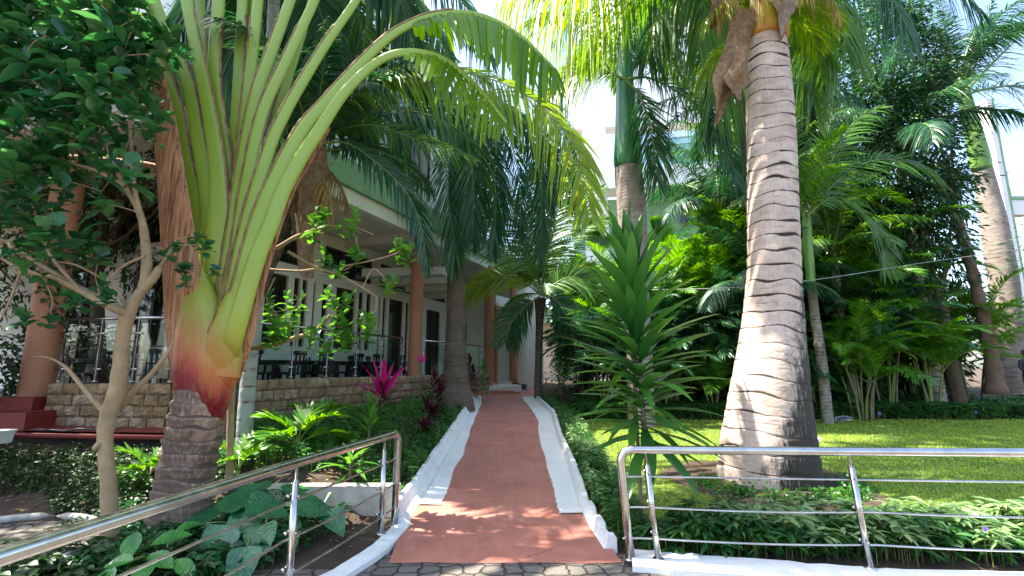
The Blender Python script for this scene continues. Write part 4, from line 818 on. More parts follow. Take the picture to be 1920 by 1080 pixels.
# ---------------------------------------------------------------- leafy things
def limb(mb, a, b, r0, r1, n=8, wig=.06, m=0):
    a, b = A(a), A(b); L = np.linalg.norm(b-a); t_ = np.linspace(0,1,n)[:,None]; o = RG.normal(size=3)*wig*L
    P = a+(b-a)*t_+o*np.sin(t_*math.pi)+RG.normal(size=(n,3))*wig*.12*L*np.sin(t_*math.pi); mb.tube(P, np.linspace(r0,r1,n), 7, m, cap=False); return P
def whorl(mb, c, d, k, L, w, prof=OV, droop=.35, spread=1.0, m=0, fold=.25, wav=0.):
    d = unit(A(d)); a = unit(np.cross(d, A((.3,.2,.9)))); b = np.cross(d,a); th = np.arange(k)*GOLD+RG.uniform(0,6)
    f = np.linspace(.25,1,k)*spread; D = d*(1-.6*f)[:,None]+(a*np.cos(th)[:,None]+b*np.sin(th)[:,None])*f[:,None]+RG.normal(size=(k,3))*.12
    D[:,2] += .05; Nn = np.tile(A((0,0,1)),(k,1))+.5*d+.3*RG.normal(size=(k,3))
    P = A(c)-d*(np.linspace(0,.10,k)*L/.15)[:,None]
    mb.leaves(P, D, Nn, L*RG.uniform(.7,1.15,k), w*RG.uniform(.8,1.15,k), prof, droop=droop*RG.uniform(.4,1.5,k), fold=fold, m=m, wav=wav)
# thin brown tree on the left
YS = 4.6
tr = empty('leafy_tree', tuple(A(aty(207,1040,YS))*A((1,1,0))+A((0,0,.0))), 'thin smooth brown tree with crooked trunk and large glossy leaves left of the fan palm', 'tree')
mb = MB()
def pt(l, rs, Y=YS, n=24, s=14): Q = pxs(l, Y, n); k = np.interp(np.linspace(0,1,n), np.linspace(0,1,len(rs)), rs); mb.tube(Q, k*.68*Y*cp/F*(1+.05*np.sin(np.arange(n)*1.9)), s, cap=False); return Q
pt([(207,1060),(206,980),(203,900),(197,830),(203,780),(219,735),(226,680),(232,620),(243,580)], [22,20,18,18,20,21,18,17,19], n=40, s=20)
mb.tube([aty(186,838,YS-.05), aty(178,835,YS-.06)], [.05,.035], 8)
pt([(243,585),(262,550),(288,520),(300,500)], [16,14,12,9]); pt([(268,545),(275,500),(272,450),(262,400),(235,350),(215,315)], [14,14,12,9,7,6]); pt([(262,400),(250,340),(245,260),(240,190),(225,120)], [8,6,5,4,3])
pt([(245,592,4.62),(205,575),(150,545),(100,520),(40,505),(-20,470)], [12,9,8,7,5,4], Y=4.45); pt([(243,590,4.62),(190,560),(140,535),(90,505),(50,480),(-10,440)], [12,9,7,6,5,4], Y=4.5)
pt([(205,780),(180,755),(150,720),(125,690),(95,672),(60,668)], [9,7,6,4.5,2.5,1]); pt([(222,770),(250,735),(285,700),(318,655),(326,630),(322,590)], [9,8,7,5,3,1.5], Y=4.75)
pt([(215,315),(160,290),(110,240),(80,200)], [6,5,4,3]); pt([(235,350),(180,320),(120,300),(40,250),(-20,215)], [6,5,5,4,3], Y=4.4); pt([(300,500),(320,470),(330,450)], [6,4,3], Y=4.7); pt([(272,480),(230,500),(190,540)],[4,4,3],Y=4.5)
pt([(150,545),(90,470),(60,380),(30,300)], [5,4,3,3], Y=4.45); pt([(40,505),(20,560),(0,600)], [4,3,2], Y=4.4); pt([(243,588,4.62),(215,540),(150,500),(105,490)],[5,4,3,2],Y=4.55)
trunk_o = mb.build('trunk', M['bark'], tr)
mb = MB(); tw = MB(); nodes = A([aty(*p,4.5) for p in ((225,120),(240,190),(245,260),(262,400),(215,315),(160,290),(110,240),(80,200),(40,250),(-20,215),(120,300),(60,380),(30,300),(90,470),(40,505),(-20,470),(50,480),(190,560),(330,450),(272,450))])
def clusters(n, reg, Yr, mb, tw, k=(5,9), L=.27, w=.115, nodes=nodes, maxd=9, **kw):
    cs_ = [A(aty(RG.uniform(reg[0],reg[2]), RG.uniform(reg[1],reg[3]), RG.uniform(*Yr))) for _ in range(n)]
    cs_.sort(key=lambda c: np.min(np.linalg.norm(nodes-c,axis=1)))
    for c in cs_:
        dd = np.linalg.norm(nodes-c,axis=1); j = nodes[np.argmin(dd)]; nodes = np.vstack([nodes, c-(c-j)*.12])
        P = limb(tw, j, c, .006, .003, 7, .10); d = unit(P[-1]-P[-3]+A((0,0,.15)))
        whorl(mb, c, d, int(RG.integers(*k)), L*RG.uniform(.8,1.2), w, **kw)
GK = dict(fold=.22, wav=.035, droop=.45)
clusters(210, (-60,-80,265,150), (3.9,5.2), mb, tw, **GK); clusters(115, (-60,110,295,320), (3.9,5.1), mb, tw, **GK)
clusters(14, (215,50,335,150), (4.3,4.8), mb, tw, **GK); clusters(34, (-60,300,200,470), (4.0,4.9), mb, tw, **GK); clusters(16, (-60,430,200,620), (4.1,4.9), mb, tw, L=.17, **GK)
clusters(8, (300,440,410,530), (4.35,4.75), mb, tw, L=.12, **GK); clusters(5, (215,90,400,130), (4.1,4.5), mb, tw, L=.14, **GK)
clusters(26, (-300,-400,300,-60), (3.2,5.6), mb, tw, **GK)
mb.build('foliage', M['glossy'], tr); tw.build('twigs', M['bark'], tr)
# slender tree right of the fan palm whose branches cross the terrace
t2 = empty('leafy_tree', tuple(A(aty(432,900,5.7))*A((1,1,0))+A((0,0,.2))), 'small tree reaching pale bare branches and bright green leaves across the terrace railing', 'tree')
mb = MB(); Y2 = 5.6
pt([(430,905),(432,800),(436,720),(448,655)], [9,9,9,8], Y=5.75); pt([(448,655),(500,650),(545,636),(590,620),(620,590)], [7,7,6.5,5.5,4], Y=Y2); pt([(448,655),(470,560),(500,480),(525,462),(560,442),(600,428)], [7,6,6,6,6,4], Y=Y2)
pt([(540,472),(590,500),(640,518),(680,540),(705,555)], [5,4,3.5,2.5,1.5], Y=Y2, s=8); pt([(500,505),(560,508),(600,505),(650,520)], [4,3,3,2], Y=5.5, s=8); pt([(640,500),(690,490),(735,478),(770,462)], [3,2.5,2,1.5], Y=5.6, s=8)
pt([(670,490),(668,450),(660,425),(700,440)], [2.5,2,2,1.5], Y=5.6, s=8); pt([(560,442),(556,410),(553,400)], [3,3,2], Y=5.6, s=8); pt([(680,540),(700,505),(730,530)], [2,2,1.5], Y=5.6, s=8); pt([(515,520),(500,560),(520,600),(545,636)], [3,3,3,3], Y=5.6, s=8)
mb.build('trunk', M['bark'], t2); mb = MB(); tw = MB(); nd2 = A([aty(*p,5.55) for p in ((590,620),(620,590),(600,428),(640,518),(705,555),(770,462),(735,478),(560,442),(545,636),(650,520),(520,600),(730,530),(553,400))])
F2 = dict(L=.165, w=.078, nodes=nd2, fold=.22, wav=.03, droop=.35)
clusters(34, (505,545,660,645), (5.3,5.75), mb, tw, **F2); clusters(9, (640,590,705,625), (5.3,5.7), mb, tw, **F2); clusters(12, (580,385,680,440), (5.4,5.7), mb, tw, **F2); clusters(7, (595,470,680,510), (5.4,5.7), mb, tw, **F2)
clusters(6, (735,455,775,480), (5.5,5.7), mb, tw, **F2); clusters(3, (720,520,750,545), (5.5,5.7), mb, tw, **F2); clusters(4, (580,640,620,665), (5.4,5.6), mb, tw, **F2)
mb.build('foliage', M['fresh'], t2); tw.build('twigs', M['bark'], t2)
# dense background trees: trunk + crown of leaf clumps
def crown_mesh(c, rad3, nclump, per, leaf, w, seed, droop=.3, cs=.30, prof=LN, hollow=.45):
    g = np.random.default_rng(seed); mb = MB(); d = unit(g.normal(size=(nclump,3))); rr_ = hollow+(1-hollow)*g.random(nclump)**.6; cc = A(c)+d*rr_[:,None]*A(rad3)
    k = nclump*per; P = np.repeat(cc,per,0)+g.normal(size=(k,3))*cs*A((1,1,.7)); D = unit(P-np.repeat(cc,per,0)+g.normal(size=(k,3))*cs*.8+np.repeat(d,per,0)*cs); Nn = A((0,0,1))+g.normal(size=(k,3))*.6
    mb.leaves(P, D, Nn, leaf*g.uniform(.7,1.3,k), w*g.uniform(.7,1.2,k), prof, droop=droop, mid=False); return mb, cc
def bgtree(x, y, h, rad3, label, m_='darktree', nclump=150, per=46, leaf=.13, w=.055, seed=0, cs=.30, name='broadleaf_tree', tr_r=.16, lean=0., group=None, zc=None):
    gz = float(H(x,y)); t = empty(name, (x,y,gz), label, 'tree', group); zc = zc or h-rad3[2]; c = (x+lean,y,gz+zc)
    mb, cc = crown_mesh(c, rad3, nclump, per, leaf, w, seed, cs=cs); mb.build('crown', M[m_], t)
    mb = MB(); P = limb(mb, (x,y,gz-.1), (x+lean*.8,y,gz+zc), tr_r, tr_r*.4, 14, .03)
    for j in range(0, nclump, max(1,nclump//26)): s0 = P[int(RG.integers(5,13))]; limb(mb, s0, cc[j], .045, .012, 7, .08)
    mb.build('trunk', M['bark_dark'], t); return t
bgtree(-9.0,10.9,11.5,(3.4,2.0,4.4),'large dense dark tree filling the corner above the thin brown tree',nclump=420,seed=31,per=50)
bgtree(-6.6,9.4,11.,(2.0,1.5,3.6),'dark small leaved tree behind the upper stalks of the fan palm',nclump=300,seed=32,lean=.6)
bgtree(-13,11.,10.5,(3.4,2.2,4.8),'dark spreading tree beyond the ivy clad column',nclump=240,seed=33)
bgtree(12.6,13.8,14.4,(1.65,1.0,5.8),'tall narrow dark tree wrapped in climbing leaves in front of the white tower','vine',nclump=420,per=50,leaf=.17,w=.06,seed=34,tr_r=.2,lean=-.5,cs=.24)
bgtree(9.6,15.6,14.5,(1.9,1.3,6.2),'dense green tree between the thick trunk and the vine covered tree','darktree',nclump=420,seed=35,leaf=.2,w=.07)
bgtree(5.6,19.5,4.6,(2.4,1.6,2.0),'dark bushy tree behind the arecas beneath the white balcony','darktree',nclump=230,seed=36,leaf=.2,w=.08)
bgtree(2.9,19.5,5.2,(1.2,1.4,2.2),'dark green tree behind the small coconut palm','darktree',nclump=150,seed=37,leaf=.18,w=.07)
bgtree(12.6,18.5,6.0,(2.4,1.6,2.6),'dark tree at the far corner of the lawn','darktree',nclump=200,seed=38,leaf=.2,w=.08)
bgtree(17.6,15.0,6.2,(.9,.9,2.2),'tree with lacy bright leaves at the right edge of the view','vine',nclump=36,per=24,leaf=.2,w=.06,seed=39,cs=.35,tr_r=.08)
bgtree(-10.8,4.9,9.2,(2.9,2.6,3.0),'unseen spreading tree added beyond the left edge of the view for shade','darktree',nclump=230,seed=47,leaf=.2,w=.09,tr_r=.2)  # added out of view so its crown shades the left bed and column
# fan palm glowing in the gap
fpm = empty('fan_palm', (4.2,19.0,float(H(4.2,19.))), 'bright fan palm with round pleated leaves between the coconut palm and the royal palm', 'palm tree')
hub = A(aty(1170,400,19)); mb = MB(); mb.tube([hub*A((1,1,0))+A((0,0,.8)), hub], .12, 10); mb.build('trunk', M['darktrunk'], fpm)
for px,py,a0_,s_8 in ((1085,370,2.8,.9),(1290,370,.2,.95),(1130,440,3.6,.8),(1225,430,-.2,.8)):
    c_ = A(aty(px,py,19+RG.uniform(-.6,.6))); mb = MB(); a_ = a0_+np.linspace(-2.1,2.1,34); D = np.stack([np.cos(a_),-.25+0*a_+.25*RG.normal(),np.sin(a_)],-1)
    mb.leaves(np.tile(c_,(34,1)), D, np.tile(A((0,-1,.2)),(34,1)), 1.25*s_8*(.75+.25*np.cos(np.linspace(-2.1,2.1,34))), .13, [(0,.35),(.4,1),(.7,.7),(1,.05)], droop=.14, fold=.5); mb.tube(spline([hub,(hub+c_)/2+A((0,0,.15)),c_],8), .018, 5, 1); mb.build('fan_leaf', [M['areca'],M['stem_green']], fpm)
# ivy on column A and at the left edge
iv = MB(); k = 2600; th = RG.uniform(0,2*math.pi,k); z = .9+3.6*RG.random(k)**1.1; rI = .25+.12*RG.random(k); cc = np.stack([cA.x-.06+np.cos(th)*rI, cA.y+np.sin(th)*rI, z],-1)
keep = (np.sin(z*2.1+th*1.3)+.5*np.sin(z*5+th*3)>-.25)&~((z<2.1)&(np.cos(th)>-.1)); cc = cc[keep]
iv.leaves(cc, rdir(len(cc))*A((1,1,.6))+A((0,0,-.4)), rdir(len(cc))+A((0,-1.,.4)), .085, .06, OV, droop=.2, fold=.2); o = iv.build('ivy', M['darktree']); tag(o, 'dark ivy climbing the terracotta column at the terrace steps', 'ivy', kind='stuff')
# shrub at far left edge
def shrub(x, y, h, rad3, label, m_='darktree', nclump=40, per=40, leaf=.1, w=.05, seed=0, cs=.16, name='shrub', prof=OV, group=None):
    gz = float(H(x,y)); t = empty(name, (x,y,gz), label, 'shrub', group); mb, cc = crown_mesh((x,y,gz+h-rad3[2]), rad3, nclump, per, leaf, w, seed, cs=cs, prof=prof, hollow=.3); mb.build('foliage', M[m_], t)
    mb = MB()
    for j in range(0,nclump,max(1,nclump//7)): limb(mb, (x,y,gz), cc[j], .015, .006, 6, .08)
    mb.build('stems', M['bark_dark'], t); return t
shrub(-8.7,7.3,2.6,(.55,.5,1.2),'dark upright shrub at the left edge beside the red steps',nclump=70,seed=51)
shrub(2.35,17.3,1.9,(.9,.7,.9),'dark shrub behind the small coconut trunk',nclump=50,seed=53,leaf=.14)
# ---------------------------------------------------------------- areca and other clumps behind the lawn
def areca(x, y, h, n, label, key='areca', sc=1.0, seed=0, spread=.5, per=6, stems=True):
    g = np.random.default_rng(seed); gz = float(H(x,y)); t = empty('areca_palm', (x,y,gz), label, 'palm')
    for i in range(n):
        a = g.uniform(0,6.28); r0 = spread*.45*g.random(); hh = h*g.uniform(.45,1.0); b = A((x+r0*math.cos(a), y+r0*math.sin(a), gz)); tp = b+A((math.cos(a)*spread*hh*.35, math.sin(a)*spread*hh*.35, hh))
        P = spline([b-A((0,0,.05)), b*.5+tp*.5+A((math.cos(a),math.sin(a),0))*-.05, tp], 10)
        mb = MB(); mb.tube(P, np.linspace(.032,.020,10), 8); mb.build('stem', M['cane'] if i%2 else M['stem_green'], t)
        for j in range(per):
            lv = min(2, int(3*j/per)); put(PR[key][lv][j%2], 'frond', t, tp, (g.normal()*.1, g.normal()*.12, a+j*GOLD), sc*g.uniform(.8,1.15))
    return t
areca(9.15,12.9,2.1,9,'bright green areca palm clump with pale canes at the far edge of the lawn','areca',.95,61,.55,6)
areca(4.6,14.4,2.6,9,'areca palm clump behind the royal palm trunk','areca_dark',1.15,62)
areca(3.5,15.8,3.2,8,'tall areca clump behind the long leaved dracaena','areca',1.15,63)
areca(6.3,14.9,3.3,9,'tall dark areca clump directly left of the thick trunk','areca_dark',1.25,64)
areca(7.7,15.6,4.4,9,'tall areca clump seen just right of the thick trunk','areca',1.35,65)
areca(10.2,15.0,4.2,9,'areca palms rising behind the bright areca clump','areca',1.35,66)
areca(11.6,13.6,2.4,7,'areca palm clump beside the brown vine trunk','areca',1.1,67)
areca(2.9,17.2,2.0,6,'low areca clump between the path and the royal palm','areca_dark',1.0,68)
areca(12.9,15.6,3.6,7,'areca palms in front of the white tower','areca',1.3,69)
areca(5.3,17.0,3.0,8,'tall areca palms below the balcony','areca',1.4,70)
areca(8.9,18.2,6.0,7,'tallest areca palms in the thicket behind the lawn','areca_dark',1.6,71)
areca(5.6,13.6,1.2,6,'low arching areca seedlings at the shaded lawn edge','areca',.8,72)
areca(8.35,13.6,1.0,5,'low round fronded palm at the foot of the dark canes','areca',.75,73)
for i,(x,y,h,n,sc,key,lb) in enumerate(((4.0,13.7,1.5,8,1.0,'areca_dark','low dark areca filling the edge of the lawn behind the dracaena'),(5.2,15.0,3.6,10,1.35,'areca','leafy areca clump between the royal palm and the thick trunk'),(6.9,14.4,2.6,10,1.3,'areca_dark','dark areca clump behind the lily'),(8.1,16.6,5.2,10,1.5,'areca','high arecas behind the dark canes'),(9.5,16.4,5.6,10,1.5,'areca_dark','high dark arecas behind the bright clump'),
    (10.6,13.9,2.8,9,1.15,'areca_dark','dark areca clump right of the bright clump'),(11.2,15.2,4.8,9,1.4,'areca','arecas behind the vine covered tree'),(13.6,14.6,2.6,8,1.15,'areca','low areca clump before the foot of the leaning royal palm'),(2.9,14.6,2.2,8,1.05,'areca_dark','dark areca clump left of the royal palm foot'),(7.9,17.4,5.0,9,1.5,'areca_dark','tallest dark arecas behind the thick trunk'),(3.2,18.6,3.6,8,1.3,'areca','arecas behind the coconut palm at the bend'),(7.5,13.4,1.0,7,.85,'areca_dark','low dark areca shoots behind the plaque'))):
    areca(x,y,h,n,lb,key,sc,200+i,.6,7)
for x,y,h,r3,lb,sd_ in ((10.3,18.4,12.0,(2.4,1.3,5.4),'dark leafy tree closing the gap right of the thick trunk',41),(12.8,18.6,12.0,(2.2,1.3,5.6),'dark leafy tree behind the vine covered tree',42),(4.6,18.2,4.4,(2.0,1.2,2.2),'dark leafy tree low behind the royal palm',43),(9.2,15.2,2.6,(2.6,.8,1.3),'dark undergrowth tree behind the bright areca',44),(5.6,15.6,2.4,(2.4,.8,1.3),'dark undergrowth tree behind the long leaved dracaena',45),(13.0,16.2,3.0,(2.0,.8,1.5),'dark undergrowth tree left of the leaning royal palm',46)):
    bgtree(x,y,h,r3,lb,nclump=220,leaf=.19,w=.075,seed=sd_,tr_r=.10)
# small coconut palms mid height behind (trunks mostly hidden)
for i,(x,y,h,sc,key,lb) in enumerate(((6.9,13.2,3.6,.85,'coco_dark','dark coconut palm leaning over the thicket beside the thick trunk'),(9.6,14.0,4.9,.9,'coco','coconut palm with bright fronds below the vine tree'),
    (9.0,18.5,8.2,1.2,'royal','tall palm whose crown fills the gap right of the thick trunk'),(12.1,17.5,5.6,1.1,'coco','coconut palm leaning before the white tower'),(6.1,11.8,8.3,1.0,'royal_dark','tall palm with crown high above the lawn'),(11.9,13.9,8.0,1.1,'royal_dark','dark palm whose trunk stands behind the vine covered tree'),(8.9,15.6,6.2,1.1,'coco','palm rising in the middle of the thicket'),(10.6,16.6,7.4,1.1,'royal','palm rising at the back of the thicket'),(7.1,15.8,6.4,1.15,'royal_dark','dark feathery palm behind the slim lime stemmed palm'))):
    gz = float(H(x,y)); t = empty('garden_palm', (x,y,gz), lb, 'palm tree'); P = spline([(x+.2,y,gz-.1),(x+.05,y,gz+h*.5),(x,y,gz+h)], 12)
    ringtrunk(P, np.linspace(.13,.075,12)*(1+h/20), M['royaltrunk' if i%2 else 'darktrunk'], 'trunk', t, ring=.11, seed=80+i, na=20, dz=.04, flare=.02, wob=.005); crown(t, (x,y,gz+h), key, 13, sc, (0,2), i*1.1)
# knobbly brown trunk of the vine tree
mb = MB(); P_,r_ = trunk_px([(1868,740,24),(1862,690,18),(1850,620,14),(1838,570,12.5),(1826,520,13),(1812,470,12),(1800,430,12),(1785,380,10),(1770,300,9)], 13.6, 40)
mb.tube(P_, r_*(1+.12*np.sin(np.arange(40)*1.7)), 16); o = mb.build('vine_trunk', simple('reddish_bark',(.22,.13,.09),.9,var=.3,sc=6,bmp=.9)); tag(o, 'bare knobbly reddish trunk leaning behind the bright areca clump', 'tree')
# ---------------------------------------------------------------- strap-leaved plants
def strap(mb, c, n, L, w, e=(20,85), droop=.35, prof=LN, fold=.35, m=0, rise=0., az=None):
    th = (np.arange(n)*GOLD+RG.uniform(0,6)); el = np.radians(np.linspace(e[1],e[0],n)+RG.normal(size=n)*5)
    D = np.stack([np.cos(th)*np.cos(el), np.sin(th)*np.cos(el), np.sin(el)],-1); P = A(c)+D*A((.02,.02,0))+A((0,0,-1))*(np.linspace(0,rise,n))[:,None]
    mb.leaves(P, D, np.cross(np.cross(D,A((0,0,1))),D)+1e-3, L*RG.uniform(.75,1.1,n), w*RG.uniform(.85,1.15,n), [(a**1.0,b) for a,b in prof], droop=droop*RG.uniform(.5,1.4,n), fold=fold, m=m)
PRF = [(0,.45),(.12,.5),(.28,.85),(.45,1),(.62,.92),(.78,.66),(.9,.34),(1,.02)]
def dracaena(x, y, h, n, L, w, label, m_='drac', lo=.35, name='dracaena', e=(0,80), stem=.022, canes=((0,0,1.),), cat='plant', z0=None, smat='cane', droop=.45):
    gz = float(H(x,y)) if z0 is None else z0; t = empty(name, (x,y,gz), label, cat); mb = MB(); lf = MB()
    for dx,dy,k in canes:
        P = spline([(x,y,gz-.06),(x+dx*.4,y+dy*.4,gz+h*k*.5),(x+dx,y+dy,gz+h*k)], 16); mb.tube(P, np.linspace(stem,stem*.7,16)*(1+.06*np.sin(np.arange(16)*2.4)), 9)
        q = np.linspace(lo,1,n); C_ = np.stack([np.interp(q, np.linspace(0,1,16), P[:,i]) for i in range(3)],-1)
        th = np.arange(n)*GOLD+RG.uniform(0,6); el = np.radians(np.interp(q,[lo,lo+.1,.8,1],[e[0]-20,e[0]+12,(e[0]+e[1])/2+4,e[1]])+RG.normal(size=n)*6)
        D = np.stack([np.cos(th)*np.cos(el), np.sin(th)*np.cos(el), np.sin(el)],-1); Ls = L*np.interp(q,[lo,lo+.2,.85,1],[.8,1,.95,.75])*RG.uniform(.8,1.1,n)
        lf.leaves(C_, D, np.cross(np.cross(D,A((0,0,1))),D)+1e-3, Ls, w*RG.uniform(.85,1.1,n), PRF, droop=droop*RG.uniform(.5,1.3,n)*np.interp(q,[lo,1],[1.1,.45]), fold=.35)
    mb.build('stem', M[smat], t); lf.build('foliage', M[m_], t); return t
b = atz(1200,985,.03)
dracaena(1.36,4.98,2.78,125,.95,.125,'tall dracaena with long dark glossy leaves all along its stem behind the rail corner',lo=.34,e=(4,82),stem=.028,canes=((-.10,.05,1.),),droop=.26)
dracaena(1.30,5.12,2.5,40,.85,.10,'second dracaena stem growing against the tall one behind the corner of the lawn rail',lo=.45,e=(4,80),stem=.022,canes=((-.02,.05,1.),),droop=.45)
for i,(x,y,h,n,L,w,lb,m_) in enumerate(((7.15,13.9,3.0,60,.55,.05,'dark narrow leaved dracaena thicket at the back of the lawn','drac'),(8.0,14.3,3.4,60,.55,.05,'taller dark dracaena canes behind the plaque','drac'),(6.5,14.0,2.4,50,.5,.05,'dark dracaena canes near the slim lime stemmed palm','drac'))):
    dracaena(x,y,h,n,L,w,lb,m_,lo=.25,canes=((-.5,.1,.9),(.3,-.1,1.),(.0,.2,.75),(.6,.1,.65),(-.2,-.2,.55)),stem=.02)
dracaena(6.15,11.9,.45,34,1.05,.13,'broad bright strap leaved lily beside the foot of the slim palm','areca',lo=.2,e=(15,80),name='crinum_lily',droop=.6,stem=.05,smat='stem_green')
dracaena(1.45,15.4,1.25,40,.62,.07,'light green dracaena beside the coconut trunk at the path bend','fresh',lo=.5,e=(10,80),canes=((.05,0,1.),(.35,.1,.8)))
dracaena(2.3,16.0,1.6,40,.55,.06,'dracaena behind the path bend in the shade','drac',lo=.35,canes=((.05,0,1.),(-.3,.1,.7)))
q = aty(905,735,15.5); dracaena(q.x,q.y,1.05,46,.62,.05,'small dark dracaena in front of the round terracotta column','drac',lo=.35,e=(5,82),z0=.62)
q = aty(690,840,7.0); dracaena(q.x,q.y,.50,34,.52,.062,'bright green dracaena behind the bend of the left handrail','fresh',lo=.3,e=(20,84),stem=.02)
q = aty(655,900,6.0); dracaena(q.x,q.y,.16,16,.5,.07,'green strap leaves drooping over the cream retaining wall','fresh',lo=.1,e=(-5,60),stem=.02,z0=.40)
q = aty(715,800,8.3); tp_ = dracaena(q.x,q.y,.52,26,.62,.075,'cordyline with hot pink centre and maroon outer leaves in the bed','maroon',name='cordyline',lo=.3,e=(-5,75),stem=.02)
mb = MB(); strap(mb, (q.x,q.y,float(H(q.x,q.y))+.52), 17, .78, .088, (18,86), .12, PRF, .3); mb.build('pink_leaves', M['pink'], tp_)
for i,(px,py,Y_,h,L,lb) in enumerate(((800,770,10.0,.50,.42,'low maroon cordyline nearest the pink one'),(815,740,11.2,.95,.48,'taller maroon cordyline in front of the orange column'),(795,765,9.2,.28,.34,'small dark red cordyline low in the hedge'),(880,720,16.0,1.25,.5,'maroon cordyline right of the dark palm trunk'))):
    q = aty(px,py,Y_); t = dracaena(q.x,q.y,h,34,L,.07,lb,'maroon',name='cordyline',lo=.25,e=(0,82),stem=.018,canes=((0,0,1.),(.12,.1,.7)))
q = aty(790,672,11.6); mb = MB(); strap(mb, (q.x,q.y,q.z-.1), 9, .28, .05, (25,86), .12, PRF, .3); mb.tube([(q.x,q.y,float(H(q.x,q.y))),(q.x,q.y,q.z-.1)],.012,6,1); tag(mb.build('cordyline',[M['pink'],M['cane']]),'tiny bright pink cordyline tip beside the orange column','plant')
# areca seedlings behind the left rail
def seedling(px, py, Y, h, L, label, n=6, key=GA):
    q = aty(px,py,Y); gz = float(H(q.x,q.y)); t = empty('palm_seedling', (q.x,q.y,gz), label, 'plant'); mb = MB(); mb.tube([(q.x,q.y,gz-.05),(q.x,q.y,gz+h)], [.02,.015], 8); mb.build('stem', M['stem_green'], t)
    for i in range(n):
        mb = MB(); a = i*GOLD+1.2; P = arch(L*RG.uniform(.8,1.1), 78-i*9, 70); c_,s_2 = math.cos(a), math.sin(a); P = np.stack([P[:,0]*c_-P[:,1]*s_2, P[:,0]*s_2+P[:,1]*c_, P[:,2]],-1)+A((q.x,q.y,gz+h))
        frond(mb, P, n=17, L=L*.5, w=.042, ang=46, hang=.2, vee=.3, s0=.3, rr=.006, tip=.6); mb.build('frond', key, t)
seedling(553,885,6.4,.22,.70,'areca seedling with feathered leaves behind the middle of the left rail',7); seedling(285,850,6.2,.12,.5,'young palm seedling at the foot of the thin tree',5)
seedling(445,905,5.9,.10,.5,'strap leaved seedling between the fan palm and the ringed trunk',5); seedling(590,870,7.3,.2,.55,'second areca seedling in front of the stone wall',5)
# philodendrons and broad-leaved plants near the left rail
HT = [(0,.10),(.03,.75),(.12,.98),(.28,1),(.5,.86),(.72,.55),(.9,.2),(1,.01)]
def bigleaf(name, c, specs, label, m_, L, w, prof=HT, lift=.25):
    t = empty(name, c, label, 'plant')
    for (px,py,Y_,az,tilt,s_3) in specs:
        p = A(aty(px,py,Y_)); D = A((math.cos(az)*math.cos(tilt), math.sin(az)*math.cos(tilt), math.sin(tilt))); mb = MB()
        pr = [(t_, w_) for t_,w_ in zip(np.linspace(0,1,15), np.interp(np.linspace(0,1,15),[a for a,_ in prof],[b for _,b in prof]))]
        Nn = np.cross(np.cross(D,A((0,-.6,1))),D)
        mb.leaves([p-D*L*s_3*.45],[D],[Nn],[L*s_3],[w*s_3],pr,droop=.22,fold=.22,wav=.012); lf = mb.build('leaf', M[m_], t)
        mb = MB(); st_ = p-D*L*s_3*.45; mb.tube(spline([c, (A(c)+st_)/2+A((0,0,.08)), st_+D*.01],8), .007, 6, cap=False); mb.build('leaf_stalk', M['stem_green'], t)
    return t
m,t = mat('veined_leaf'); v = coords(t); g = N(t,'NewGeometry'); n1 = noise(t, v, 7, 3); col = ramp(t, n1, [(.3,(.010,.075,.028)),(.7,(.028,.14,.04))])
p = finish(t, col, .26, 0, bump(t, noise(t, coords(t,(1,1,1)), 26, 1), .5, .02)); M['philo2'] = m
c = tuple(A(aty(470,1010,4.9))*A((1,1,0))+A((0,0,.02)))
bigleaf('philodendron', c, [(440,935,4.8,2.9,.1,1.1),(480,910,5.1,1.9,.35,1.0),(500,950,4.7,.4,-.1,1.0),(455,985,4.6,-1.8,-.7,1.0),(405,1030,4.3,-2.0,-1.0,1.05),(520,935,5.2,.2,.3,.9),(590,950,4.9,.5,-.1,.95),(560,915,5.3,1.2,.2,.85),(630,975,4.9,-.6,-.5,.7),(490,1010,4.4,-1.0,-.6,.8),(455,1060,4.1,-1.4,-.9,.8),(380,965,4.9,2.4,.3,.9),(545,1000,4.7,-.8,-.3,.7)], 'dark glossy philodendron with big heart shaped leaves behind the near rail', 'philo2', .40, .33)
c = tuple(A(aty(300,1080,4.2))*A((1,1,0)))
GL = [(0,.05),(.12,.45),(.3,.85),(.5,1),(.7,.82),(.86,.45),(1,.02)]
m,t = mat('ribbed_leaf'); v = coords(t); wv = N(t,'TexWave'); wv.inputs['Scale'].default_value = 9; wv.inputs['Distortion'].default_value = 2; t.links.new(v, wv.inputs['Vector'])
finish(t, ramp(t, noise(t, v, 5, 3), [(.3,(.02,.12,.02)),(.7,(.05,.22,.03))]), .25, 0, bump(t, wv.outputs['Fac'], .5, .02)); M['ribbed'] = m
bigleaf('broadleaf_shrub', c, [(247,1018,3.9,2.0,.9,1.1),(320,1005,4.1,.5,.35,1.1),(300,1045,3.8,-.3,.0,1.0),(225,1050,3.7,3.0,.0,.9),(270,1070,3.6,-1.6,-.3,1.0),(345,1060,3.8,-.3,-.2,.9),(350,985,4.4,.9,.4,.8),(200,1075,3.6,2.6,.2,.9)], 'low shrub with large ribbed shiny leaves below the left handrail', 'ribbed', .27, .13, GL)
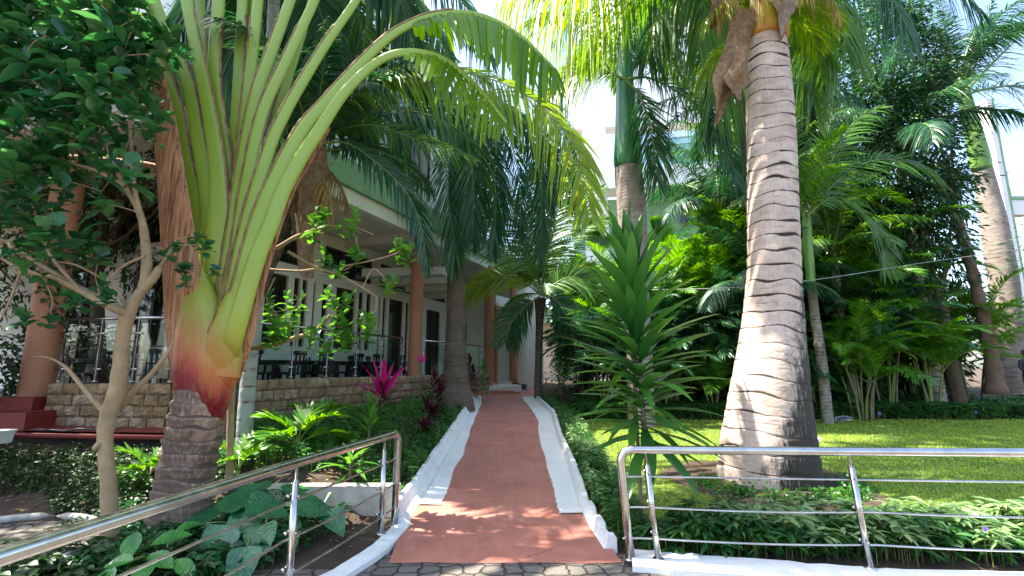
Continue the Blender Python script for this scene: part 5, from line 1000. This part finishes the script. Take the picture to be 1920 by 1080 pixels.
# ---------------------------------------------------------------- ground planting (uncountable)
def carpet(name, pts, k, L, w, m_, label, cat, h=(.08,.25), per=7, prof=OV, droop=.3, up=.5, fold=.2, wave=None):
    n = len(pts); x,y = pts[:,0], pts[:,1]; hh = RG.uniform(h[0],h[1],n)
    if wave is not None: hh = hh*wave(x,y)
    z = H(x,y)+hh; P = np.repeat(np.stack([x,y,z],-1), per, 0); kk = n*per; th = RG.uniform(0,2*math.pi,kk); el = RG.uniform(-.2,1.,kk)*up
    D = np.stack([np.cos(th), np.sin(th), el],-1); P = P+RG.normal(size=(kk,3))*A((.01,.01,.025))
    mb = MB(); mb.leaves(P, D, np.tile(A((0,0,1)),(kk,1))+.35*RG.normal(size=(kk,3)), L*RG.uniform(.6,1.2,kk), w*RG.uniform(.7,1.2,kk), prof, droop=droop, fold=fold)
    b_ = np.stack([x,y,H(x,y)-.01],-1); d_ = np.stack([x,y,z],-1)-b_; mb.leaves(b_, d_, rdir(n), np.linalg.norm(d_,axis=1), .006, [(0,1),(1,.7)], m=1, mid=False)
    o = mb.build(name, [M[m_], M['stem_green']]); return tag(o, label, cat, kind='stuff')
def area(n, x0, x1, y0, y1, test=None):
    p = np.stack([RG.uniform(x0,x1,n), RG.uniform(y0,y1,n)],-1)
    return p[test(p[:,0],p[:,1])] if test is not None else p
# hedge between the bed and the left kerb
def hedge_t(x,y): return (x < Lo(y)-.14)&(x > Lo(y)-.14-np.interp(y,[5.9,8,15],[.55,1.0,.9]))
P_ = area(9500,-4,0,5.9,15.5,hedge_t); carpet('hedge', P_, 0, .065, .030, 'hedge', 'low dense green hedge along the left white kerb', 'hedge', (.10,.42), 8, wave=lambda x,y: .75+.25*np.sin(x*5+y*3))
P_ = area(7000,-6,-1.4,6.1,16,lambda x,y:(x<Lo(y)-.9)&(x>ex(y)+.35)&(x>-4.9)); carpet('undergrowth', P_, 0, .09, .034, 'hedge', 'low leafy undergrowth between the hedge and the stone wall', 'ground cover', (.04,.26), 7, wave=lambda x,y: np.interp(x-ex(y),[.3,1.1,1.8],[.25,.6,1.]))
P_ = area(4600,-9.5,-3.3,4.9,7.05,lambda x,y:(y>5.75+.3*np.sin(x*3))|(x>-4.5)); carpet('ground_cover', P_, 0, .06, .03, 'darktree', 'dark low ground cover at the foot of the red walkway', 'ground cover', (.02,.14), 7)
P_ = area(900,-4.2,-1.5,3.9,5.5,lambda x,y:(x<-1.75-.3*(5.3-y))&(x>-4.2+(5.5-y)*.5)); carpet('undergrowth', P_, 0, .085, .045, 'philo', 'glossy dark seedlings in the soil behind the near railing', 'ground cover', (.03,.20), 7)
P_ = area(500,-5,-2.3,3.2,4.4); carpet('undergrowth', P_, 0, .10, .045, 'darktree', 'dark leafy cover below the nearest part of the left handrail', 'ground cover', (.03,.22), 7)
# ruellia border beside the right kerb, behind the lawn rail, and at the far lawn edge
def bord_t(x,y): return (x > Ro(y)+.13)&(x < Ro(y)+.13+np.interp(y,[4.7,6,9,14],[.3,.38,.42,.55]))
P_ = area(4200,.6,2,4.85,15.5,bord_t); carpet('border_plants', P_, 0, .12, .028, 'ruellia', 'narrow leaved green border plants beside the right kerb', 'border plants', (.06,.30), 8, LN)
P_ = area(1500,.6,2,5.9,10.5,lambda x,y: bord_t(x,y)&(np.sin(x*9+y*2)>-.1)); carpet('border_plants', P_, 0, .075, .03, 'pale', 'pale variegated edging plants beside the right kerb', 'border plants', (.14,.34), 8, LN)
P_ = area(1500,1.2,9,4.25,5.35,lambda x,y:(y>4.55-.055*(x-1))&(y<5.15+.1*np.sin(x*3))); carpet('border_plants', P_, 0, .17, .038, 'ruellia', 'narrow leaved dark green border plants behind the level railing', 'border plants', (.08,.34), 11, LN, wave=lambda x,y:.85+.2*np.sin(x*4))
P_ = area(420,2.0,9,4.3,5.0,lambda x,y:(y>4.5-.055*(x-1))); carpet('border_plants', P_, 0, .17, .042, 'pale', 'sunlit light green stems among the border behind the level railing', 'border plants', (.20,.38), 9, LN)
P_ = area(5200,1.8,19,12.9,15.0,lambda x,y:(y>13.0+.12*np.sin(x*2))); carpet('border_plants', P_, 0, .22, .05, 'ruellia', 'shaded border planting along the far edge of the lawn', 'border plants', (.10,.42), 7, LN)
# leafy tufts round the big trunk
for i in range(13):
    a = R(190+i*13.5); x = cb[0]+1.02*math.cos(a)*RG.uniform(.92,1.08); y = cb[1]+1.02*math.sin(a)*RG.uniform(.9,1.0); gz = float(H(x,y)); mb = MB(); k = 170
    c_ = A((x,y,gz+.06)); P = c_+RG.normal(size=(k,3))*A((.085,.085,.055)); P[:,2] = np.maximum(P[:,2], gz+.02)
    mb.leaves(P, rdir(k)+A((0,0,.5)), A((0,0,1))+.5*RG.normal(size=(k,3)), .05, .034, OV, droop=.2, fold=.15); o = mb.build('round_leaf_tuft', M['fresh' if i%3 else 'hedge']); tag(o, 'small round leaved tuft in the soil ring around the thick trunk', 'plant', 'tufts around the thick trunk')
# soil ring
mb = MB(); rr_ = np.linspace(.5,1.35,6); th = np.linspace(0,2*math.pi,60); RR,TT = np.meshgrid(rr_,th,indexing='ij'); wob = 1+.07*np.sin(TT*3)+.04*np.sin(TT*7); X = cb[0]+RR*wob*np.cos(TT); Y = cb[1]+RR*wob*np.sin(TT)
mb.grid(np.stack([X,Y,H(X,Y)+.03+.05*(1.35-RR)],-1)); tag(mb.build('soil', M['soil']), kind='structure')
# lawn sheet and blades
def lawn_t(x,y): return (x>Ro(np.clip(y,4.8,16))+.45)&(y>5.05+.08*np.sin(x*3))&(y<13.05+.1*np.sin(x*2))&(((x-cb[0])**2+(y-cb[1])**2)>(1.27+.08*np.sin(x*9))**2)
X,Y = np.meshgrid(np.arange(1.0,19,.12), np.linspace(4.95,13.2,90), indexing='ij'); X2 = np.maximum(X, Ro(np.clip(Y,4.8,16))+.40)
mb = MB(); mb.grid(np.stack([X2,Y,H(X2,Y)+.022],-1)[:, ::-1]); tag(mb.build('lawn', M['lawn']), kind='structure')
n = 210000; p = np.stack([1+RG.random(n)*17, 5+8.1*RG.random(n)**1.55],-1); p = p[lawn_t(p[:,0],p[:,1])&(p[:,0]<p[:,1]*1.25+1)]; k = len(p)
mb = MB(); g3 = RG.normal(size=(k,3))*A((.6,.6,.15))+A((0,0,1)); b_ = np.stack([p[:,0],p[:,1],H(p[:,0],p[:,1])+.015],-1)
mb.leaves(b_, g3, rdir(k), RG.uniform(.03,.075,k)*(1+.25*np.sin(p[:,0]*3)*np.sin(p[:,1]*2)), RG.uniform(.005,.009,k)*np.interp(p[:,1],[5,13],[1.3,2.4]), [(0,1),(.55,.8),(1,.1)], droop=.3, mid=False)
tag(mb.build('grass', M['grass']), 'short bright green lawn grass', 'grass', kind='stuff')
# fallen leaves and litter on the left soil
p = area(420,-7,-1.5,3.8,6.6); mb = MB(); k = len(p); mb.leaves(np.stack([p[:,0],p[:,1],H(p[:,0],p[:,1])+.012],-1), np.stack([RG.normal(size=k),RG.normal(size=k),.1*RG.normal(size=k)],-1), np.tile(A((0,0,1)),(k,1))+.25*RG.normal(size=(k,3)), .07, .03, OV, fold=.3)
tag(mb.build('leaf_litter', M['palm_dry']), 'dry fallen leaves scattered on the soil', 'leaf litter', kind='stuff')
# ruellia flowers
for i,(px,py,Y_,lb) in enumerate(((1846,993,4.4,'purple flower in the border behind the right end of the level railing'),(1648,775,12.9,'purple flower beside the little garden plaque'),(1829,773,13.0,'purple flower in front of the bright areca clump'))):
    q = A(aty(px,py,Y_)); s_4 = .032 if i==0 else .045; mb = MB(); th = np.arange(5)*2*math.pi/5; D = np.stack([np.cos(th),-.5+0*th,np.sin(th)],-1)
    mb.leaves(np.tile(q,(5,1)), D, np.tile(A((0,-1,.3)),(5,1)), s_4, s_4*.9, [(0,.3),(.5,1),(.9,.9),(1,.3)], fold=-.2); mb.leaves([(q[0],q[1]+.02,float(H(q[0],q[1])))],[(0,-.02,1.)],[(0,1,0)],q[2]-float(H(q[0],q[1])),.008,[(0,1),(1,1)],m=1,mid=False)
    tag(mb.build('purple_flower',[M['purple'],M['stem_green']]), lb, 'flower')
# ---------------------------------------------------------------- small things
q = aty(1583,789,12.75); gz = float(H(q.x,q.y)); sg = empty('plant_plaque', (q.x,q.y,gz), 'small dark garden plaque with pale rim and faint lettering at the lawn edge', 'sign')
def plq(s, y): return [(q.x+a*s,y,q.z+b*s) for a,b in ((-.23,-.11),(.23,-.10),(.22,.08),(.0,.13),(-.23,.09))]
mb = MB(); a_ = plq(1,q.y); b_ = plq(1,q.y+.02); mb.add(a_+b_, [(0,1,2,3,4),(9,8,7,6,5)]+[(i,i+5,(i+1)%5+5,(i+1)%5) for i in range(5)]); mb.build('rim', simple('pewter',(.38,.42,.42),.5,.4), sg, smooth=False)
mb = MB(); mb.add(plq(.88,q.y-.003), [(0,1,2,3,4)]); mb.build('face', simple('dark_plate',(.035,.045,.07),.4), sg, smooth=False)
mb = MB()
for r_,(y0,xs_) in enumerate(((.035,(-.08,.10)),(.0,(-.17,.10)),(-.035,(-.15,.08)),(-.072,(-.16,.12)))):
    x = xs_[0]
    while x < xs_[1]: w_ = RG.uniform(.010,.022); mb.bar((q.x+x,q.y-.0065,q.z+y0),(q.x+x+w_*.7,q.y-.0065,q.z+y0+RG.uniform(-.004,.004)),.002,RG.uniform(.008,.018)); x += w_
mb.build('lettering', simple('pale_letters',(.42,.45,.48),.6), sg, smooth=False)
mb = MB(); mb.add([(q.x+a,q.y-.0065,q.z+b) for a,b in ((.07,.03),(.15,.05),(.18,.03),(.16,-.01),(.11,-.005),(.10,-.03),(.08,-.01))], [(0,1,2,3,4,5,6)]); mb.build('emblem', simple('cream_emblem',(.55,.45,.30),.6), sg, smooth=False)
mb = MB(); mb.bar((q.x,q.y+.01,gz-.1),(q.x,q.y+.01,q.z-.08),.03,.012); mb.build('spike', simple('pewter_dark',(.2,.22,.22),.5,.4), sg, smooth=False)
# pale boulder behind the trunk
q = atz(1545,832,.18); mb = MB(); th = np.linspace(0,2*math.pi,25); ph_ = np.linspace(-.3,1.57,9); TT,PP = np.meshgrid(th,ph_,indexing='ij'); rr_ = 1+.12*np.sin(TT*3+PP*2)+.08*np.sin(TT*5)
mb.grid(np.stack([q.x-.15+.34*rr_*np.cos(TT)*np.cos(PP), q.y+.3+.25*rr_*np.sin(TT)*np.cos(PP), .15+.14*rr_*np.sin(PP)],-1)); tag(mb.build('boulder', simple('pale_rock',(.50,.42,.36),.9,var=.2,sc=6,bmp=.7)), 'pale boulder in the grass just right of the thick trunk foot', 'rock')
# sagging cable across the garden
mb = MB(); mb.tube(spline([tuple(aty(1060,548,13.5)),tuple(aty(1240,543,11)),tuple(aty(1400,538,8)),tuple(aty(1560,520,9)),tuple(aty(1750,490,10.5)),tuple(aty(1960,462,12))], 60), .0075, 6); tag(mb.build('cable', simple('pale_cable',(.25,.26,.25),.5)), 'thin pale cable sagging across the garden past the thick trunk', 'cable')
# hose / white tub at the left edge
tb = empty('white_planter', (-7.3,6.75,.62), 'low white rectangular planter trough at the left edge below the red steps', 'planter'); q = aty(-8,818,6.75)
mb = MB(); mb.box((q.x-.1,q.y,q.z-.02),(.42,.24,.15),0,top=1.08); mb.build('trough', M['white'], tb, smooth=False)
mb = MB(); mb.box((q.x-.1,q.y,q.z+.065),(.48,.29,.025)); mb.build('rim', M['white'], tb, smooth=False)
mb = MB(); mb.tube([aty(p[0],p[1],6.95) for p in ((60,805),(90,806),(120,808),(150,804),(190,806),(225,803))], .014, 8); tag(mb.build('garden_hose', M['furn']), 'black garden hose lying on the red walkway below the step', 'hose')
# bottle and stall beyond the path
def bottle(px, py, Y, label):
    q = A(aty(px,py,Y)); prof_ = [(0,.0),(.055,.0),(.06,.02),(.06,.20),(.045,.26),(.02,.31),(.02,.34)]; mb = MB(); th = np.linspace(0,2*math.pi,13)
    mb.grid(np.stack([np.stack([q[0]+r_*np.cos(th), q[1]+r_*np.sin(th), q[2]+z_+0*th],-1) for r_,z_ in prof_],0)); mb.tube([q+A((0,0,.34)),q+A((0,0,.37))],.024,10,1)
    tag(mb.build('water_bottle',[simple('bottle_plastic',(.45,.58,.66),.15),simple('blue_cap',(.05,.2,.6),.4)]), label, 'bottle')
bottle(988,738,20.5,'large clear water bottle standing at the far end of the path')
tbl = empty('stall_table', tuple(aty(1003,738,25)), 'pale wooden table with small goods beyond the end of the path', 'table'); q = aty(1003,738,25); wd = simple('pale_wood',(.50,.36,.20),.6,var=.2,sc=4)
mb = MB(); mb.box((q.x,q.y,q.z+.80),(1.3,.6,.05)); mb.build('table_top', wd, tbl, smooth=False)
for i in (-1,1):
    for j in (-1,1): mb = MB(); mb.box((q.x+i*.58,q.y+j*.24,q.z+.36),(.06,.06,.82)); mb.build('leg', wd, tbl, smooth=False)
for i,(dx,c_,lb) in enumerate(((-.35,(.05,.15,.35),'blue box on the pale stall table'),(.05,(.45,.25,.05),'orange box on the pale stall table'),(.35,(.5,.5,.45),'white carton on the pale stall table'))):
    mb = MB(); mb.box((q.x+dx,q.y,q.z+.91),(.26,.2,.16)); mb.box((q.x+dx,q.y,q.z+.995),(.27,.21,.02)); tag(mb.build('box', simple('box_paint_'+str(i),c_,.5), smooth=False), lb, 'box')
# person at the right edge, mostly outside the frame, standing beyond the border
pq = aty(1932,730,15.6); gz = float(H(pq.x,pq.y)); per = empty('person', (pq.x,pq.y,gz), 'person in a dark top standing at the right edge beside the leaning royal palm', 'person')
def skin(name, V, E, rad_, m_, parent, lv=2):
    me = bpy.data.meshes.new(name); me.from_pydata(V, E, []); o = bpy.data.objects.new(name, me); C.objects.link(o); me.materials.append(m_)
    s_5 = o.modifiers.new('skin','SKIN'); 
    for v_,r_ in zip(me.skin_vertices[0].data if me.skin_vertices else [], rad_): v_.radius = r_
    return o
def loft(mb, secs, m=0, n=16):            # secs (x,y,z,rx,ry)
    th = np.linspace(0,2*math.pi,n+1); mb.grid(np.stack([np.stack([x+rx*np.cos(th), y+ry*np.sin(th), z+0*th],-1) for x,y,z,rx,ry in secs],0), m)
x0,y0 = pq.x, pq.y; body = MB()
loft(body, [(x0,y0,gz+1.69,.01,.01),(x0,y0,gz+1.67,.055,.065),(x0,y0-.01,gz+1.60,.075,.092),(x0,y0-.01,gz+1.52,.070,.088),(x0,y0-.01,gz+1.46,.052,.065),(x0,y0,gz+1.42,.048,.05),(x0,y0,gz+1.38,.075,.06),(x0,y0,gz+1.33,.17,.09),(x0,y0,gz+1.15,.165,.105),(x0,y0,gz+.98,.135,.09),(x0,y0,gz+.85,.16,.10),(x0,y0,gz+.78,.15,.10)])
for s_6 in (-1,1):
    loft(body, [(x0+s_6*.08,y0,gz+.84,.085,.09),(x0+s_6*.085,y0,gz+.48,.058,.065),(x0+s_6*.085,y0+.01,gz+.30,.052,.058),(x0+s_6*.085,y0,gz+.06,.036,.045),(x0+s_6*.085,y0-.05,gz+.03,.04,.11),(x0+s_6*.085,y0-.05,gz,.04,.11)], 1)
    body.tube(spline([(x0+s_6*.17,y0,gz+1.33),(x0+s_6*.22,y0-.02,gz+1.10),(x0+s_6*.16,y0-.18,gz+.98),(x0+s_6*.08,y0-.24,gz+1.0)],12), np.linspace(.05,.03,12), 10)
sk = simple('dark_skin',(.10,.055,.035),.5); body.build('body',[simple('dark_top',(.03,.025,.05),.8),simple('grey_trousers',(.10,.10,.12),.8)], per)
mb = MB(); loft(mb, [(x0,y0-.012,gz+1.665,.045,.055),(x0,y0-.014,gz+1.60,.077,.095),(x0,y0-.014,gz+1.52,.072,.091),(x0,y0-.014,gz+1.455,.05,.066)]); mb.box((x0,y0-.11,gz+1.54),(.022,.03,.04)); mb.build('face', sk, per)
# ---------------------------------------------------------------- buildings beyond
lb_ = empty('annex_building', tuple(aty(1005,735,31)), 'sunlit cream annex with green band and dark window beyond the end of the path', 'building'); a = aty(970,735,31); zb = float(a.z)
mb = MB(); mb.box((a.x+3.2,31.3,zb+2.0),(7.4,.5,4.6)); mb.build('wall', simple('warm_wall',(.78,.70,.56),.8,var=.05,sc=1), lb_, smooth=False)
mb = MB(); mb.box((a.x+3.2,30.9,zb+4.75),(7.8,1.4,.9)); mb.build('fascia', M['greenpaint'], lb_, smooth=False)
q = aty(1003,665,30.98); mb = MB(); mb.box((q.x,31.0,q.z),(.62,.12,2.0)); w_ = mb.build('window', M['frame'], lb_, smooth=False); mb = MB(); mb.box((q.x,30.93,q.z),(.44,.04,1.8)); mb.build('pane', M['glass_dark'], w_, smooth=False)
q = aty(1150,640,30.98); mb = MB(); mb.box((q.x,31.0,q.z),(1.2,.12,1.8)); w_ = mb.build('window', M['frame'], lb_, smooth=False); mb = MB(); mb.box((q.x,30.93,q.z),(1.0,.04,1.6)); mb.build('pane', M['glass_dark'], w_, smooth=False)
bb = empty('balcony_building', (8,29,.8), 'white hotel block with an aqua glass balcony seen between the palms', 'building'); az = .28
def bx(nm, p0, p1, z0, z1, Y0, Y1, m_, dep=.3):
    a, b = aty(p0,400,Y0), aty(p1,400,Y1); mb = MB(); c_ = ((a.x+b.x)/2,(a.y+b.y)/2,(z0+z1)/2); L_ = math.hypot(b.x-a.x,b.y-a.y); mb.box(c_, (L_,dep,z1-z0), rz=math.atan2(b.y-a.y,b.x-a.x)); return mb.build(nm, m_, bb, smooth=False)
zf = lambda py, Y_: aty(1250, py, Y_).z
bx('upper_wall', 1075, 1500, zf(235,30), zf(120,30)+6, 31, 29.5, M['upwall'], 1.0)
bx('slab', 1120, 1500, zf(358,28), zf(322,28), 28.5, 26.5, M['upwall'], 1.6); bx('glass_panel', 1225, 1345, zf(320,28), zf(272,28), 27.4, 26.6, M['aqua'], .05)
for py in (272,284,308): z_ = zf(py,28); bx('handrail', 1222, 1348, z_-.02, z_+.03, 27.35, 26.5, M['steel'], .06)
bx('beam', 1180, 1500, zf(368,28.5), zf(359,28.5), 29, 27.2, M['frame'], .4); bx('lower_wall', 1075, 1520, -1, zf(369,29), 30, 28.2, M['greenpaint'], .3)
for p0,p1 in ((1275,1300),(1305,1330)): bx('window', p0, p1, zf(420,29), zf(385,29), 28.7, 28.5, M['glass_dark'], .12)
bx('pier', 1096, 1140, -1, zf(235,30), 30.0, 29.8, M['upwall'], .5)
tw_ = empty('white_tower', tuple(aty(1880,700,25)), 'narrow white tower with green edge and small balcony behind the leaning royal palm', 'building')
def tx(nm, p0, p1, y0, y1, Y_, m_, dep=.6, dy=0):
    a, b = aty(p0,y1,Y_), aty(p1,y1,Y_); c_ = aty(p0,y0,Y_); zb_ = 0. if y0 > 730 else c_.z; mb = MB(); mb.box(((a.x+b.x)/2, Y_+dy, (a.z+zb_)/2), (abs(b.x-a.x), dep, a.z-zb_)); return mb.build(nm, m_, tw_, smooth=False)
tx('wall', 1840, 1849, 760, 190, 26, M['upwall'], .6); tx('edge', 1849, 1853, 760, 190, 26, M['greenpaint'], .62)
tx('balcony', 1878, 1918, 405, 378, 26, M['upwall'], .5); tx('balcony_cap', 1877, 1920, 377.5, 371, 26, M['greenpaint'], .56)
tx('lower_wall', 1868, 1960, 760, 560, 27.6, M['upwall'], .4)
mb = MB(); a = aty(1896,370,26); mb.tube([a, a+Vector((0,0,1.6))], .03, 6); mb.tube([a+Vector((-1.2,0,1.2)), a+Vector((.2,0,1.5))], .025, 6); mb.build('aerial', M['steel'], tw_)
